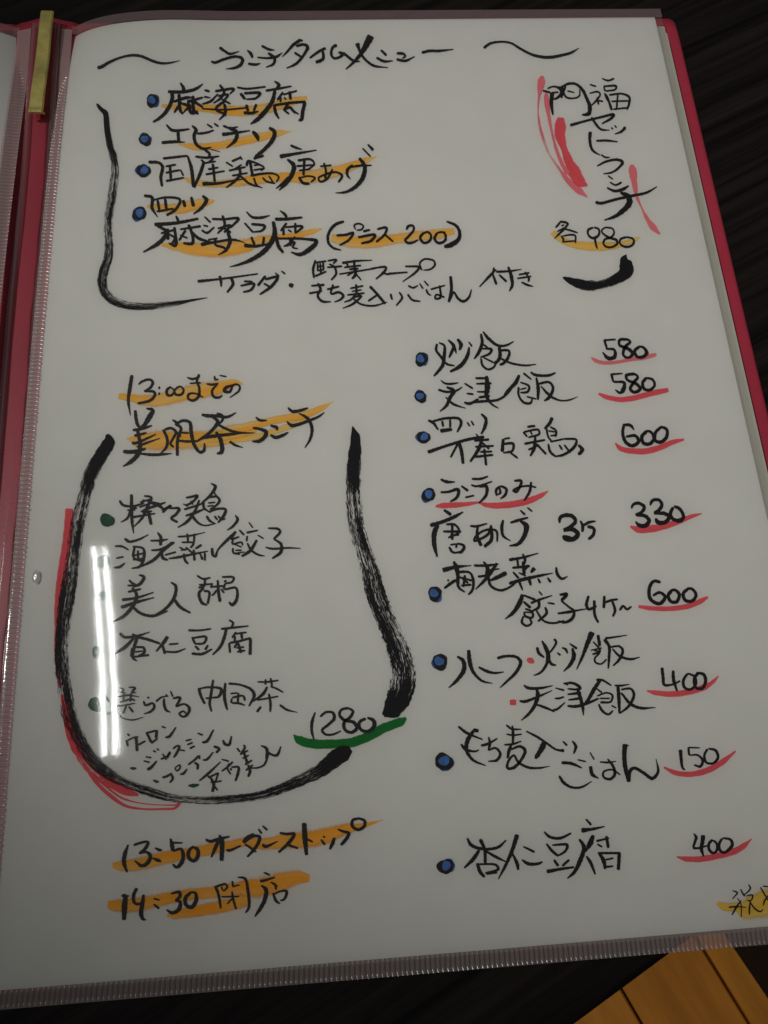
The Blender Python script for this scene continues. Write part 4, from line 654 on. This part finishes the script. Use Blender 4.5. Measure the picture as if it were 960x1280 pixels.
tax_note|k|840|1030|8|16|600,665,12 650,685,16 625,720,12 600,750,10/565,830,16 640,825,14 740,832,8/690,760,10 640,830,20 595,910,12/650,740,10 685,800,10 688,930,10/680,650,12 715,710,16 730,720,10/760,600,10 780,640,16 740,690,12 705,710,10/735,720,10 800,710,16 790,760,12 745,765,9/780,770,14 770,850,16 770,905,12/770,770,10 830,850,16 880,875,14 910,850,8/880,630,12 920,700,14 960,760,14 1000,800,12/960,710,12 920,770,16 910,815,10/905,620,14 960,625,12 1020,620,10
highlight|Y|840|1030|8|100|450,790,50 540,830,100 640,830,110 740,850,240 840,820,300 960,790,330 1100,770,300 1250,740,200
bullet_dot|u|530|780|4|84|80,190
bullet_dot|u|535|890|5|118|98,310
bullet_dot|u|540|1010|4|84|66,292
"""
groups = []
for ln in WRITING.strip().splitlines():
    ln = ln.strip()
    if not ln: continue
    name, kind, ox, oy, sc, dw, body = ln.split('|')
    ox, oy, sc, dw = float(ox), float(oy), float(sc), float(dw)
    sts = []
    for st in body.split('/'):
        P = []
        tk = st.split(); 
        for i, t in enumerate(tk):
            a = [float(q) for q in t.split(',')]
            if len(a) == 2: a.append(dw*(.42 if (i == len(tk)-1 and kind == 'k') else 1.0) if name.lstrip('+') != 'bullet_dot' else dw)
            P.append((ox + a[0]/sc, oy + a[1]/sc, a[2]/sc * (1.24 if kind == 'b' else 1.0)))
        sts.append(P)
    if name.startswith('+'): groups[-1][2].extend(sts)
    else: groups.append([name, kind, sts])
LABELS = {'bullet_dot': {'g': 'green dot', 'u': 'blue dot with a black outline'}}
for gi, (name, kind, sts) in enumerate(groups):
    m, layer = INK[kind]; z0 = LAYER[layer] + gi*2e-7
    V, F, U = [], [], []
    if name == 'bullet_dot':
        (cx, cy, w), = sts[0]; sd = gi*1.7
        w *= .94; blob(cx, cy, w*.5, V, F, z0, sd)
        ring = mesh_obj(name, V, F, M_ink if kind == 'u' else m, page); ring['label'] = LABELS[name][kind]
        if kind == 'u':     # first dab of blue, peeping out under the black outline
            V, F = [], []; blob(cx + .13*w*math.cos(sd*3), cy + .10*w*math.sin(sd*3), w*.47, V, F, z0 - 2e-5, sd + 1)
            mesh_obj('ink_dab', V, F, m, ring)
        V, F = [], []; blob(cx + .07*w*math.sin(sd), cy - .05*w, w*.29, V, F, z0 + 1e-5, sd + 2)
        mesh_obj('ink_fill', V, F, M_bluelight if kind == 'u' else M_greenlight, ring)
        continue
    WET.clear()
    WK['k'] = 1.10 if name in ('price', 'tax_note') else 1.26
    for si, P in enumerate(sts): stroke(P, kind, V, F, U, z0 + si*8e-7)
    o = mesh_obj(name, V, F, m, page, uvs=U)
    if kind in 'bRp':
        at = o.data.attributes.new('wetness', 'FLOAT', 'POINT'); at.data.foreach_set('value', WET)
